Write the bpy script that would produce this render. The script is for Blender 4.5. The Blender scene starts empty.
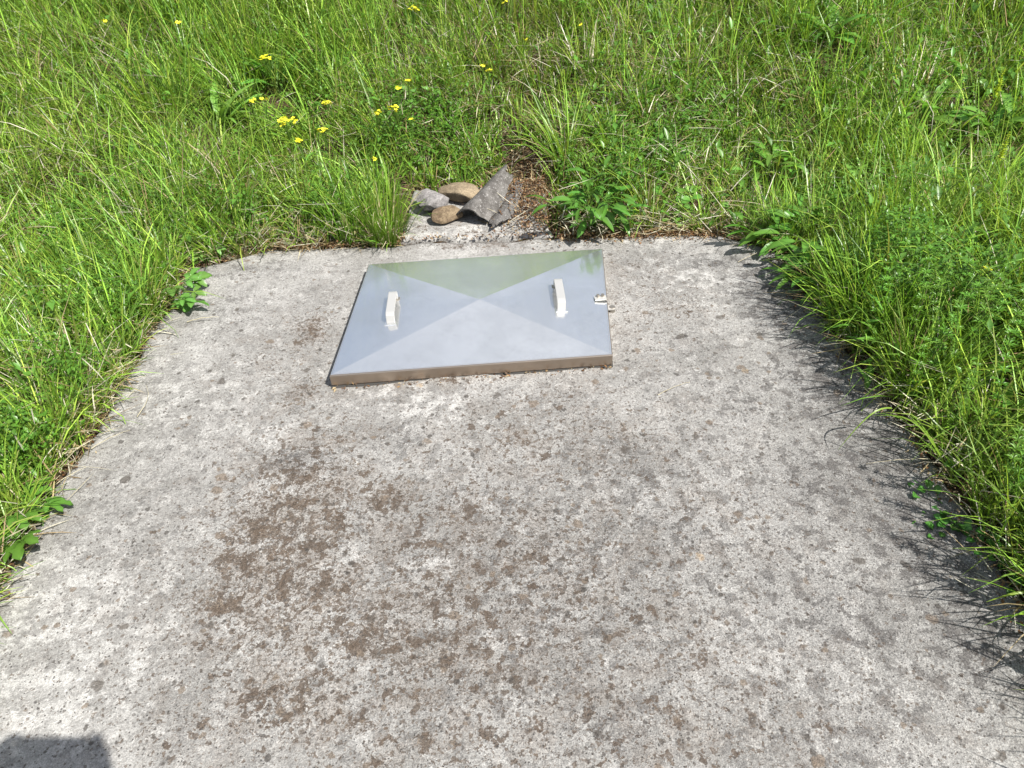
import bpy, bmesh, math, random
import numpy as np
from mathutils import Vector, Matrix, Euler

random.seed(7)
RNG = np.random.default_rng(7)
S = bpy.context.scene
COL = S.collection
R = math.radians

# ------------------------------------------------------------------ camera
CAM_H, PITCH, ROLL, FPX = 1.5, R(40), R(-2), 768.0
_fw = Vector((0, math.cos(PITCH), -math.sin(PITCH)))
_up = Vector((0, math.sin(PITCH), math.cos(PITCH)))
_rt = Vector((1, 0, 0))
rt = _rt * math.cos(ROLL) + _up * math.sin(ROLL)
up = -_rt * math.sin(ROLL) + _up * math.cos(ROLL)
cam = bpy.data.objects.new('camera', bpy.data.cameras.new('camera'))
COL.objects.link(cam)
m = Matrix.Identity(4)
for i in range(3):
    m[i][0], m[i][1], m[i][2] = rt[i], up[i], -_fw[i]
m[2][3] = CAM_H
cam.matrix_world = m
cam.data.sensor_width = 36
cam.data.lens = FPX / 1024 * 36
cam.data.clip_start = 0.02
cam.data.clip_end = 2000
S.camera = cam

# ------------------------------------------------------------------ light
SUN_EL = R(53)
SUN_DIR = Vector((0.77 * math.cos(SUN_EL), -0.638 * math.cos(SUN_EL), math.sin(SUN_EL)))   # towards the sun
W = bpy.data.worlds.new('World')
S.world = W
W.use_nodes = True
sky = W.node_tree.nodes.new('ShaderNodeTexSky')
sky.sky_type = 'NISHITA'
sky.sun_disc = False
sky.sun_elevation = SUN_EL
sky.sun_rotation = math.atan2(SUN_DIR.x, SUN_DIR.y)
sky.dust_density = 2.0
bg = W.node_tree.nodes['Background']
wt = W.node_tree
# thin high cloud over the whole sky, as the pale reflections in the steel show
wc = wt.nodes.new('ShaderNodeTexCoord')
wm = wt.nodes.new('ShaderNodeMapping'); wm.inputs['Scale'].default_value = (1, 1, 2.2); wm.inputs['Location'].default_value = (2.984, -2.441, -3.824)
wn = wt.nodes.new('ShaderNodeTexNoise'); wn.inputs['Scale'].default_value = 2.516; wn.inputs['Detail'].default_value = 6
wr = wt.nodes.new('ShaderNodeMapRange'); wr.inputs['From Min'].default_value = .30; wr.inputs['From Max'].default_value = .72
wr.inputs['To Min'].default_value = .05; wr.inputs['To Max'].default_value = .74
wx = wt.nodes.new('ShaderNodeMix'); wx.data_type = 'RGBA'
wx.inputs[7].default_value = (5.5, 5.6, 5.85, 1)
wt.links.new(wc.outputs['Generated'], wm.inputs[0]); wt.links.new(wm.outputs[0], wn.inputs['Vector'])
wt.links.new(wn.outputs['Fac'], wr.inputs[0]); wt.links.new(wr.outputs[0], wx.inputs[0])
wt.links.new(sky.outputs[0], wx.inputs[6]); wt.links.new(wx.outputs[2], bg.inputs[0])
bg.inputs[1].default_value = 0.085
sl = bpy.data.lights.new('sun', 'SUN')
sl.energy = 5.0
sl.angle = R(0.5)
sl.color = (1.0, 0.965, 0.905)
sun = bpy.data.objects.new('sun', sl)
COL.objects.link(sun)
sun.location = SUN_DIR * 20
sun.rotation_euler = SUN_DIR.to_track_quat('Z', 'Y').to_euler()
S.view_settings.view_transform = 'Standard'
S.view_settings.look = 'None'
S.view_settings.gamma = 1
S.view_settings.exposure = 1.06
S.render.engine = 'CYCLES'
S.cycles.max_bounces = 8

# ------------------------------------------------------------------ helpers
def link(name, me, mat=None, parent=None):
    o = bpy.data.objects.new(name, me)
    COL.objects.link(o)
    if mat is not None and me is not None and not me.materials:
        me.materials.append(mat)
    if parent is not None:
        o.parent = parent
    return o

def tag(o, label=None, cat=None, group=None, kind=None):
    for k, v in (('label', label), ('category', cat), ('group', group), ('kind', kind)):
        if v:
            o[k] = v
    return o

def thing(name, label, cat, loc=(0, 0, 0), rz=0.0, group=None):
    o = bpy.data.objects.new(name, None)
    o.empty_display_size = 0.05
    COL.objects.link(o)
    o.location = loc
    o.rotation_euler = (0, 0, rz)
    return tag(o, label, cat, group)

def np_mesh(name, V, tris, col=None, smooth=True):
    """big triangle mesh straight from numpy arrays"""
    me = bpy.data.meshes.new(name)
    V = np.asarray(V, np.float32); tris = np.asarray(tris, np.int32)
    me.vertices.add(len(V)); me.vertices.foreach_set('co', V.ravel())
    nt = len(tris)
    me.loops.add(nt * 3); me.loops.foreach_set('vertex_index', tris.ravel())
    me.polygons.add(nt)
    me.polygons.foreach_set('loop_start', np.arange(0, nt * 3, 3, dtype=np.int32))
    if smooth:
        me.polygons.foreach_set('use_smooth', np.ones(nt, bool))
    if col is not None:
        a = me.color_attributes.new('col', 'FLOAT_COLOR', 'POINT')
        c = np.ones((len(V), 4), np.float32); c[:, :3] = col
        a.data.foreach_set('color', c.ravel())
    me.update(); me.validate()
    return me

def bm_mesh(name, bm, smooth=False):
    me = bpy.data.meshes.new(name)
    bm.normal_update()
    bm.to_mesh(me); bm.free()
    if smooth:
        for p in me.polygons: p.use_smooth = True
    return me

def bm_box(bm, c, s, rot=None):
    mt = Matrix.Translation(c) @ (rot.to_matrix().to_4x4() if rot else Matrix.Identity(4)) @ Matrix.Diagonal((s[0], s[1], s[2], 1))
    return bmesh.ops.create_cube(bm, size=1, matrix=mt)

_wrng = np.random.default_rng(11)
def sines(seed, n=7):
    r = np.random.default_rng(seed)
    a = r.uniform(0, 2 * np.pi, n); f = r.uniform(0.6, 1.7, n); p = r.uniform(0, 2 * np.pi, n)
    return a, f, p
def noise2(x, y, scale, seed):
    a, f, p = sines(seed)
    v = 0
    for i in range(len(a)):
        k = 2 * np.pi * scale * f[i]
        v = v + np.sin(k * (x * np.cos(a[i]) + y * np.sin(a[i])) + p[i] + 1.3 * np.sin(k * .37 * (y * np.cos(a[i]) - x * np.sin(a[i])) + 2 * p[i]))
    return v / math.sqrt(len(a) / 2.0) * 0.5          # roughly -1..1

def sstep(a, b, x):
    t = np.clip((x - a) / (b - a), 0, 1)
    return t * t * (3 - 2 * t)

# ------------------------------------------------------------------ the lie of the land
XL, XR, YB = -1.235, 1.13, 2.645            # slab edges
def slab_l(y):
    y = np.asarray(y, float)
    return XL + 0.03 * sstep(1.2, 2.4, y) + 0.30 * sstep(2.45, 2.68, y) ** 2 + 0.012 * noise2(y, y * 0, 2.3, 3) + 0.006 * noise2(y, y * 0, 9, 4)
def slab_r(y):
    y = np.asarray(y, float)
    return XR - 0.10 * sstep(1.2, 2.5, y) - 0.22 * sstep(2.45, 2.66, y) ** 2 + 0.012 * noise2(y, y * 0, 2.1, 5) + 0.006 * noise2(y, y * 0, 8, 6)
def slab_b(x):
    x = np.asarray(x, float)
    return YB + 0.03 * np.cos(np.clip(x, -1.5, 1.5) * 1.1) - 0.0 + 0.008 * noise2(x, x * 0, 3, 7) + 0.005 * noise2(x, x * 0, 11, 8)

def in_slab(x, y, m=0.0):
    """>0 inside (metres from the nearest edge)"""
    return np.minimum(np.minimum(x - slab_l(y), slab_r(y) - x), slab_b(x) - y) - m

def pocket(x, y):
    return np.exp(-(((x + 0.07) / 0.36) ** 2 + ((y - 2.98) / 0.30) ** 2) ** 1.5)

def H(x, y):
    x = np.asarray(x, float); y = np.asarray(y, float)
    s = np.clip(y - 2.75, 0, None)
    b = 0.46 * s * s / (s + 0.50)
    b = 4.0 * np.tanh(b / 4.0)
    z = b + 0.09 * np.clip(np.abs(x) - 1.25, 0, 3) + 0.022 * noise2(x, y, 0.55, 21) + 0.010 * noise2(x, y, 2.2, 22)
    pk = pocket(x, y)
    z = z * (1 - pk) - 0.012 * pk
    e = np.clip(in_slab(x, y), -1, 1)
    near = np.exp(-(np.clip(-e, 0, None) / 0.12) ** 2)             # soil meets the slab a touch below its top
    z = z * (1 - near * 0.9) - 0.012 * near
    z = np.where(e > 0.0, z * 0 - 0.012 - 0.11 * sstep(0.0, 0.05, e), z)
    return z

def ray(px, py):
    d = _fw * FPX + rt * (px - 512) - up * (py - 384)
    return d.normalized()
def at(px, py, lift=0.0, flat=None):
    """the point of the land (plus lift) seen at a photograph position"""
    d = ray(px, py); o = Vector((0, 0, CAM_H))
    if flat is not None:
        t = (flat - CAM_H) / d.z
        return o + d * t
    t = 0.8
    while t < 40:
        p = o + d * t
        if p.z < float(H(p.x, p.y)) + lift: break
        t += 0.01
    return p

def project(X, Y, Z):
    dx, dy, dz = X, Y, Z - CAM_H
    zc = dx * _fw.x + dy * _fw.y + dz * _fw.z
    xc = dx * rt.x + dy * rt.y + dz * rt.z
    yc = dx * up.x + dy * up.y + dz * up.z
    zz = np.where(zc > 0.05, zc, 0.05)
    return 512 + FPX * xc / zz, 384 - FPX * yc / zz, zc

# ------------------------------------------------------------------ materials
class NT:
    def __init__(self, name):
        self.mat = bpy.data.materials.new(name); self.mat.use_nodes = True
        self.t = self.mat.node_tree; self.n = self.t.nodes
        self.p = self.n['Principled BSDF']; self.out = self.n['Material Output']
        self._co = None
    def link(self, a, b): self.t.links.new(a, b)
    def set(self, sock, v):
        if isinstance(v, bpy.types.NodeSocket): self.link(v, sock)
        elif v is not None:
            if isinstance(v, (tuple, list)) and len(v) == 3 and sock.type == 'RGBA': v = (*v, 1)
            sock.default_value = v
    @property
    def co(self):
        if self._co is None:
            self._co = self.n.new('ShaderNodeTexCoord').outputs['Object']
        return self._co
    def noise(self, scale, detail=3, rough=0.55, vec=None, dist=0.0, color=False):
        n = self.n.new('ShaderNodeTexNoise')
        n.inputs['Scale'].default_value = scale; n.inputs['Detail'].default_value = detail
        n.inputs['Roughness'].default_value = rough; n.inputs['Distortion'].default_value = dist
        self.link(vec or self.co, n.inputs['Vector'])
        return n.outputs['Color' if color else 'Fac']
    def voronoi(self, scale, vec=None, rnd=1.0, feature='F1'):
        n = self.n.new('ShaderNodeTexVoronoi'); n.feature = feature
        n.inputs['Scale'].default_value = scale; n.inputs['Randomness'].default_value = rnd
        self.link(vec or self.co, n.inputs['Vector'])
        return n.outputs['Distance'], n.outputs['Color']
    def m(self, op, a, b=None, c=None):
        n = self.n.new('ShaderNodeMath'); n.operation = op
        self.set(n.inputs[0], a); self.set(n.inputs[1], b)
        if c is not None: self.set(n.inputs[2], c)
        return n.outputs[0]
    def mr(self, v, a, b, c=0.0, d=1.0, smooth=True):
        n = self.n.new('ShaderNodeMapRange'); n.interpolation_type = 'SMOOTHSTEP' if smooth else 'LINEAR'
        for i, q in enumerate((v, a, b, c, d)): self.set(n.inputs[i], q)
        return n.outputs[0]
    def mix(self, f, a, b, mode='MIX'):
        n = self.n.new('ShaderNodeMix'); n.data_type = 'RGBA'; n.blend_type = mode
        self.set(n.inputs[0], f); self.set(n.inputs[6], a); self.set(n.inputs[7], b)
        return n.outputs[2]
    def attr(self, name, out='Fac'):
        n = self.n.new('ShaderNodeAttribute'); n.attribute_name = name
        return n.outputs[out]
    def sep(self, c):
        n = self.n.new('ShaderNodeSeparateColor'); self.set(n.inputs[0], c); return n.outputs
    def bump(self, h, strength=0.5, dist=0.01, normal=None):
        n = self.n.new('ShaderNodeBump'); n.inputs['Strength'].default_value = strength
        n.inputs['Distance'].default_value = dist; self.set(n.inputs['Height'], h)
        if normal: self.link(normal, n.inputs['Normal'])
        return n.outputs[0]
    def warp(self, scale, amt, vec=None):
        c = self.noise(scale, 2, 0.5, vec, color=True)
        a = self.n.new('ShaderNodeVectorMath'); a.operation = 'SUBTRACT'; self.link(c, a.inputs[0]); a.inputs[1].default_value = (.5, .5, .5)
        b = self.n.new('ShaderNodeVectorMath'); b.operation = 'SCALE'; self.link(a.outputs[0], b.inputs[0]); b.inputs['Scale'].default_value = amt
        d = self.n.new('ShaderNodeVectorMath'); d.operation = 'ADD'; self.link(vec or self.co, d.inputs[0]); self.link(b.outputs[0], d.inputs[1])
        return d.outputs[0]
    def done(self, col=None, rough=None, normal=None, metal=None, spec=None):
        self.set(self.p.inputs['Base Color'], col); self.set(self.p.inputs['Roughness'], rough)
        if normal: self.link(normal, self.p.inputs['Normal'])
        if metal is not None: self.set(self.p.inputs['Metallic'], metal)
        if spec is not None: self.set(self.p.inputs['Specular IOR Level'], spec)
        return self.mat

def concrete_material():
    k = NT('weathered_concrete')
    stain_and_shade = k.sep(k.attr('stain_and_shade', 'Color'))            # r: brown growth, g: grey growth and painted right-edge shade, b: clean pale concrete
    br, gr, wh = stain_and_shade[0], stain_and_shade[1], stain_and_shade[2]
    mul = lambda a, b: k.m('MULTIPLY', a, b)
    sub = lambda a, b: k.m('SUBTRACT', a, b)
    big = k.noise(2.6, 6, 0.62)
    c = k.mix(k.mr(big, .35, .68), (0.200, 0.194, 0.183), (0.292, 0.285, 0.271))
    # cleaner, paler skin in ragged islands
    pn = k.noise(20, 6, 0.64)
    c = k.mix(mul(k.mr(pn, sub(.54, mul(wh, .14)), sub(.62, mul(wh, .10))), k.mr(wh, 0, .8, .5, .95)), c, (0.37, 0.362, 0.345))
    # grey weathering film, speckled; also darkens the painted right-edge shade
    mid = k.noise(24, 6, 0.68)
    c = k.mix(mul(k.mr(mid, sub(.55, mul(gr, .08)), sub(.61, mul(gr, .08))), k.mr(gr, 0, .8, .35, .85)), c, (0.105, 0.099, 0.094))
    # warm brown film
    wn = k.noise(11, 7, 0.75)
    c = k.mix(mul(k.mr(wn, sub(.56, mul(br, .22)), sub(.66, mul(br, .20))), k.mr(br, 0, .8, .16, .42)), c, (0.160, 0.134, 0.112))
    # crusts with ragged edges: broad ones where the growth is thick, small flecks around
    wv = k.warp(55, 0.014)
    for sc, t0, amt, w in ((19, .715, .245, .88), (34, .705, .23, .80), (62, .680, .195, .80), (112, .655, .15, .72)):
        cr = k.noise(sc, 5, 0.62, wv)
        th = sub(t0, mul(br, amt))
        crust = mul(k.mr(cr, th, k.m('ADD', th, .014)), k.mr(k.noise(70, 3, .6), .25, .5, .45, 1))
        c = k.mix(mul(crust, w), c, k.mix(k.noise(14, 3), (0.052, 0.041, 0.033), (0.115, 0.086, 0.063)))
    # round lichen spots in three sizes
    for sc, rmax, dens, col1, col2, w in ((20, .36, .17, (0.070, 0.062, 0.054), (0.15, 0.118, 0.09), .8),
                                          (42, .38, .26, (0.055, 0.05, 0.045), (0.15, 0.12, 0.092), .8),
                                          (88, .42, .34, (0.055, 0.05, 0.046), (0.12, 0.098, 0.08), .75)):
        v2 = k.warp(sc * 2.4, .55 / sc)
        d, cc = k.voronoi(sc, v2)
        rr = k.sep(cc)
        on = k.m('LESS_THAN', rr[0], mul(k.m('ADD', k.m('MAXIMUM', br, mul(gr, .45)), .26), dens * 2.1))
        rad = mul(k.mr(rr[1], 0, 1, .3, 1.0), rmax)
        sp = mul(k.mr(sub(rad, d), 0, .12), on)
        c = k.mix(mul(sp, w), c, k.mix(rr[2], col1, col2))
    c = k.mix(1.0, c, k.mix(k.mr(gr, .1, .9), (1, 1, 1), (.74, .74, .75)), 'MULTIPLY')   # soot-grey film, also deepens the shade painted at the right edge
    # a few ochre rosettes
    d, cc = k.voronoi(7, k.warp(60, .014))
    rr = k.sep(cc)
    oc = mul(k.mr(sub(k.mr(rr[1], 0, 1, .06, .12), d), 0, .05), k.m('LESS_THAN', rr[0], .07))
    c = k.mix(mul(oc, mul(k.mr(k.noise(90, 3), .3, .6, .3, 1), .6)), c, (0.26, 0.18, 0.095))
    # sand grain and pits
    g1 = k.noise(300, 3, 0.8)
    c = k.mix(k.mr(k.m('MAXIMUM', gr, mul(br, .8)), 0, .7, .45, 1.0), c, k.mix(1.0, c, k.mix(k.mr(g1, .34, .66), (.48, .48, .48), (1.38, 1.38, 1.38)), 'MULTIPLY'))
    g2 = k.noise(110, 4, 0.75)
    c = k.mix(1.0, c, k.mix(k.mr(g2, .36, .64), (.82, .815, .81), (1.14, 1.14, 1.14)), 'MULTIPLY')
    d3, c3 = k.voronoi(170)
    r3 = k.sep(c3)
    pit = mul(k.mr(sub(.36, d3), 0, .12), k.m('LESS_THAN', r3[0], .10))
    c = k.mix(mul(pit, .85), c, (0.055, 0.05, 0.046))
    pale = mul(k.mr(sub(.40, d3), 0, .12), k.m('GREATER_THAN', r3[0], .94))
    c = k.mix(mul(pale, .35), c, (0.46, 0.455, 0.44))
    h = k.m('ADD', mul(g1, .6), k.m('ADD', mul(g2, 1.4), mul(pit, -1.2)))
    h = k.m('ADD', h, mul(mid, 1.6))
    return k.done(c, .93, k.bump(h, .7, .006), spec=.25)

def foliage_material(name, trans=0.38, rough=0.42):
    k = NT(name)
    col = k.attr('col', 'Color')
    oi = k.n.new('ShaderNodeObjectInfo')
    hsv = k.n.new('ShaderNodeHueSaturation')
    k.link(col, hsv.inputs['Color'])
    hsv.inputs['Fac'].default_value = 1
    k.set(hsv.inputs['Value'], k.mr(oi.outputs['Random'], 0, 1, .82, 1.18, False))
    k.set(hsv.inputs['Hue'], k.mr(oi.outputs['Random'], 0, 1, .49, .512, False))
    c = k.mix(1.0, hsv.outputs[0], k.mix(k.noise(55, 3), (.8, .82, .8), (1.18, 1.16, 1.1)), 'MULTIPLY')
    k.done(c, rough, spec=.32)
    tr = k.n.new('ShaderNodeBsdfTranslucent')
    k.set(tr.inputs[0], k.mix(1.0, c, (1.5, 1.5, .85), 'MULTIPLY'))
    mx = k.n.new('ShaderNodeMixShader'); mx.inputs[0].default_value = trans
    k.link(k.p.outputs[0], mx.inputs[1]); k.link(tr.outputs[0], mx.inputs[2])
    k.link(mx.outputs[0], k.out.inputs[0])
    return k.mat

def soil_material():
    k = NT('meadow_soil')
    a = k.noise(6, 5, .65); b = k.noise(60, 5, .7)
    c = k.mix(k.mr(b, .35, .65), (0.030, 0.021, 0.014), (0.105, 0.070, 0.042))
    c = k.mix(k.m('MULTIPLY', k.mr(a, .45, .6), .6), c, (0.055, 0.06, 0.022))
    cd = k.n.new('ShaderNodeVectorMath'); cd.operation = 'LENGTH'; k.link(k.co, cd.inputs[0])
    c = k.mix(k.mr(cd.outputs['Value'], 4.5, 8), c, k.mix(k.noise(1.3, 6, .7), (0.05, 0.09, 0.018), (0.10, 0.14, 0.035)))
    return k.done(c, .95, k.bump(b, .8, .02), spec=.15)

def steel_material(name, base, rough, streak):
    k = NT(name)
    mp = k.n.new('ShaderNodeMapping'); mp.inputs['Scale'].default_value = streak
    k.link(k.co, mp.inputs[0])
    n = k.noise(1.0, 4, .65, mp.outputs[0])
    cl = k.noise(7, 5, .6); sp = k.noise(120, 3, .7)
    c = k.mix(k.mr(cl, .35, .7), base, tuple(b * .90 for b in base))
    c = k.mix(k.m('MULTIPLY', k.mr(sp, .62, .72), .25), c, (0.40, 0.38, 0.34))
    wm_ = k.noise(5.5, 5, .6, k.warp(3, .12)); ring = k.m('MULTIPLY', k.mr(k.m('ABSOLUTE', k.m('SUBTRACT', wm_, .52)), .014, 0), .08)
    c = k.mix(ring, c, (0.46, 0.45, 0.43))
    r = k.m('ADD', k.mr(n, .3, .7, rough - .03, rough + .04), k.mr(cl, .4, .7, 0, .06))
    b = k.bump(n, .012, .001)
    k.done(c, r, b, metal=1.0)
    # oxidised skin: a second, much softer sheen over the brushed one
    g = k.n.new('ShaderNodeBsdfGlossy'); k.set(g.inputs['Color'], c); g.inputs['Roughness'].default_value = .62; k.link(b, g.inputs['Normal'])
    mx = k.n.new('ShaderNodeMixShader'); mx.inputs[0].default_value = .22
    k.link(k.p.outputs[0], mx.inputs[1]); k.link(g.outputs[0], mx.inputs[2]); k.link(mx.outputs[0], k.out.inputs[0])
    return k.mat

def stone_material(name, c1, c2, sc=14, spots=None):
    k = NT(name)
    a = k.noise(sc, 6, .65); b = k.noise(sc * 9, 4, .7)
    c = k.mix(k.mr(a, .35, .65), c1, c2)
    c = k.mix(1.0, c, k.mix(k.mr(b, .3, .7), (.7, .7, .7), (1.25, 1.25, 1.25)), 'MULTIPLY')
    if spots:
        d, cc = k.voronoi(sc * 5, k.warp(sc * 9, .02)); rr = k.sep(cc)
        sp = k.m('MULTIPLY', k.mr(k.m('SUBTRACT', .4, d), 0, .15), k.m('LESS_THAN', rr[0], spots[1]))
        c = k.mix(k.m('MULTIPLY', sp, .8), c, spots[0])
    h = k.m('ADD', a, k.m('MULTIPLY', b, .5))
    return k.done(c, .9, k.bump(h, .6, .01), spec=.2)

M_CONC = concrete_material()
M_LEAF = foliage_material('foliage', .31, .36)
M_DRY = foliage_material('dry_straw', .22, .6)
M_SOIL = soil_material()
M_STEEL = steel_material('brushed_steel', (0.83, 0.835, 0.83), .15, (260, 6, 6))
M_RIM = steel_material('folded_steel_edge', (0.40, 0.33, 0.27), .30, (8, 8, 200))
M_HANDLE = NT('pale_painted_bar').done((0.36, 0.355, 0.345), .45, spec=.4, metal=.3)
M_DARK = NT('rubber_gasket').done((0.03, 0.028, 0.025), .8)
M_BOLT = NT('dull_bolt').done((0.35, 0.32, 0.28), .45, metal=.9)

# ------------------------------------------------------------------ ground
def axis(lo, hi, step, far):
    a = list(np.arange(lo, hi + 1e-6, step)); s = step
    while a[-1] < far: s *= 1.35; a.append(a[-1] + s)
    s = step
    while a[0] > -far: s *= 1.35; a.insert(0, a[0] - s)
    return np.array(a)
gx = axis(-4.2, 4.2, .045, 400); gy = axis(-1.0, 6.8, .045, 400)
GX, GY = np.meshgrid(gx, gy)
GZ = H(GX, GY)
nx, ny = len(gx), len(gy)
idx = np.arange(nx * ny).reshape(ny, nx)
q = np.stack([idx[:-1, :-1], idx[:-1, 1:], idx[1:, 1:], idx[1:, :-1]], -1).reshape(-1, 4)
tri = np.concatenate([q[:, [0, 1, 2]], q[:, [0, 2, 3]]])
ground = link('ground', np_mesh('ground', np.stack([GX, GY, GZ], -1).reshape(-1, 3), tri), M_SOIL)
tag(ground, 'dark brown soil under the meadow grass around the slab', kind='structure')

# ------------------------------------------------------------------ concrete slab
BROWN = [(540, 660, 300, 130, .45), (440, 610, 330, 170, .55), (560, 440, 200, 60, .45), (560, 720, 420, 90, .45), (290, 540, 100, 130, .74), (700, 520, 160, 110, .35), (640, 300, 60, 60, .35), (290, 360, 60, 60, .35), (268, 528, 30, 20, .95), (300, 478, 36, 14, .88), (240, 562, 40, 20, .82), (322, 468, 18, 10, .8), (225, 600, 50, 26, .75), (330, 592, 60, 30, .75),
         (372, 632, 80, 40, .75), (440, 650, 90, 45, .65), (470, 600, 70, 40, .55), (390, 500, 46, 26, .75), (520, 440, 60, 30, .55), (560, 400, 80, 26, .4),
         (610, 440, 70, 30, .45), (312, 330, 22, 20, .75), (300, 395, 24, 22, .6), (690, 505, 60, 34, .4), (460, 510, 90, 40, .55), (545, 560, 80, 40, .6),
         (610, 620, 80, 40, .5), (290, 700, 90, 50, .7), (190, 725, 70, 26, .5), (410, 740, 70, 40, .55), (700, 660, 90, 50, .45), (590, 600, 40, 24, .5),
         (680, 305, 50, 26, .45), (500, 700, 90, 40, .5), (150, 560, 30, 16, .4), (640, 350, 26, 34, .35), (580, 700, 80, 40, .4), (770, 700, 70, 40, .4),
         (450, 380, 90, 10, .45), (620, 300, 14, 60, .35), (480, 243, 60, 7, .6)]
GREY = [(770, 300, 40, 40, 1.0), (820, 380, 46, 50, 1.0), (875, 455, 50, 50, 1.0), (920, 540, 60, 60, 1.0), (980, 640, 70, 60, .9), (720, 262, 60, 10, .7), (640, 480, 120, 60, .55), (560, 620, 160, 70, .55), (560, 560, 300, 170, .5), (800, 560, 200, 240, .5), (200, 480, 160, 120, .3), (300, 460, 46, 16, .75), (360, 300, 60, 20, .3), (680, 530, 70, 40, .6), (830, 480, 90, 60, .7), (860, 620, 120, 80, .6), (740, 600, 90, 50, .5),  # leading blobs: soil stain plus grass shadow band painted wider along the right edge
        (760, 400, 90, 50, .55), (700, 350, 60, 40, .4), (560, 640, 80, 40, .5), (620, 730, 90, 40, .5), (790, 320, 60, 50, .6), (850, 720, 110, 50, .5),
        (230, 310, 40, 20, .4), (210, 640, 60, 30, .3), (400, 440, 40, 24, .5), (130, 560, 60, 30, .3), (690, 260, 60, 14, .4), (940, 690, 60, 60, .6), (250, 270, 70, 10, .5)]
WHITE = [(60, 610, 90, 50, .8), (50, 700, 70, 40, .9), (272, 434, 26, 9, 1.0), (430, 408, 40, 14, .9), (170, 400, 70, 40, .5), (390, 395, 40, 12, .6), (110, 660, 90, 40, .6),
         (440, 560, 30, 16, .6), (640, 500, 60, 30, .4), (700, 280, 50, 22, .6), (360, 560, 30, 16, .5), (230, 460, 40, 20, .3), (660, 240, 60, 6, .6), (520, 640, 50, 20, .5), (830, 660, 80, 40, .4)]
def blob_field(x, y, blobs):
    px, py, zc = project(x, y, np.zeros_like(x))
    f = np.zeros_like(x)
    for bx, by, rx, ry, w in blobs:                     # every patch gets its own place and size on the slab
        c = at(bx, by, flat=0); e = at(bx + rx, by, flat=0); g = at(bx, by - ry, flat=0)
        ax = max(.02, abs(e.x - c.x)); ay = max(.02, abs(g.y - c.y))
        f = np.maximum(f, w * np.exp(-(((x - c.x) / ax) ** 2 + ((y - c.y) / ay) ** 2) * .8))
    return f

def slab_mesh():
    nu, nv = 150, 240
    y0 = -2.4
    vs = np.linspace(0, 1, nv)
    rows = []
    for v in vs:
        y = y0 + (2.66 - y0) * v
        u = np.linspace(0, 1, nu)
        xl, xr = float(slab_l(y)), float(slab_r(y))
        X = xl + (xr - xl) * u
        Y = y0 + (slab_b(X) - y0) * v
        rows.append(np.stack([X, Y], -1))
    P = np.array(rows)
    X, Y = P[..., 0], P[..., 1]
    Z = 0.003 * noise2(X, Y, 1.4, 31) + 0.0018 * noise2(X, Y, 6, 32)
    edge = np.minimum.reduce([np.arange(nu)[None, :].repeat(nv, 0), (nu - 1 - np.arange(nu))[None, :].repeat(nv, 0), (nv - 1 - np.arange(nv))[:, None].repeat(nu, 1)])
    Z = Z - 0.010 * (edge == 0) * (1 + .5 * noise2(X, Y, 12, 33)) - 0.002 * (edge == 1)
    V = np.stack([X, Y, Z], -1).reshape(-1, 3)
    idx = np.arange(nu * nv).reshape(nv, nu)
    q = np.stack([idx[:-1, :-1], idx[:-1, 1:], idx[1:, 1:], idx[1:, :-1]], -1).reshape(-1, 4)
    ring = np.concatenate([idx[:, 0][::-1][:-1][::-1][::-1], idx[0, :-1], idx[:-1, -1], idx[-1, ::-1][:-1]])
    ring = np.concatenate([idx[0, :-1], idx[:-1, -1], idx[-1, 1:][::-1], idx[1:, 0][::-1]])
    low = V[ring].copy(); low[:, 2] = -0.13
    base = len(V); n = len(ring)
    V = np.concatenate([V, low])
    k = np.arange(n); k2 = (k + 1) % n
    qs = np.stack([ring[k], base + k, base + k2, ring[k2]], -1)
    q = np.concatenate([q, qs])
    tri = np.concatenate([q[:, [0, 1, 2]], q[:, [0, 2, 3]]])
    me = np_mesh('concrete_slab', V, tri)
    a = me.color_attributes.new('stain_and_shade', 'FLOAT_COLOR', 'POINT')
    c = np.ones((len(V), 4), np.float32)
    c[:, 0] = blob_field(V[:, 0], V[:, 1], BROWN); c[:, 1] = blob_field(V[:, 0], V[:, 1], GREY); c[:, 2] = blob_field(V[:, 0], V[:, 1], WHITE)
    a.data.foreach_set('color', c.ravel())
    return me
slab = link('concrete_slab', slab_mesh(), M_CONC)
tag(slab, 'weathered pale concrete slab with brown lichen blotches', kind='structure')

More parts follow.
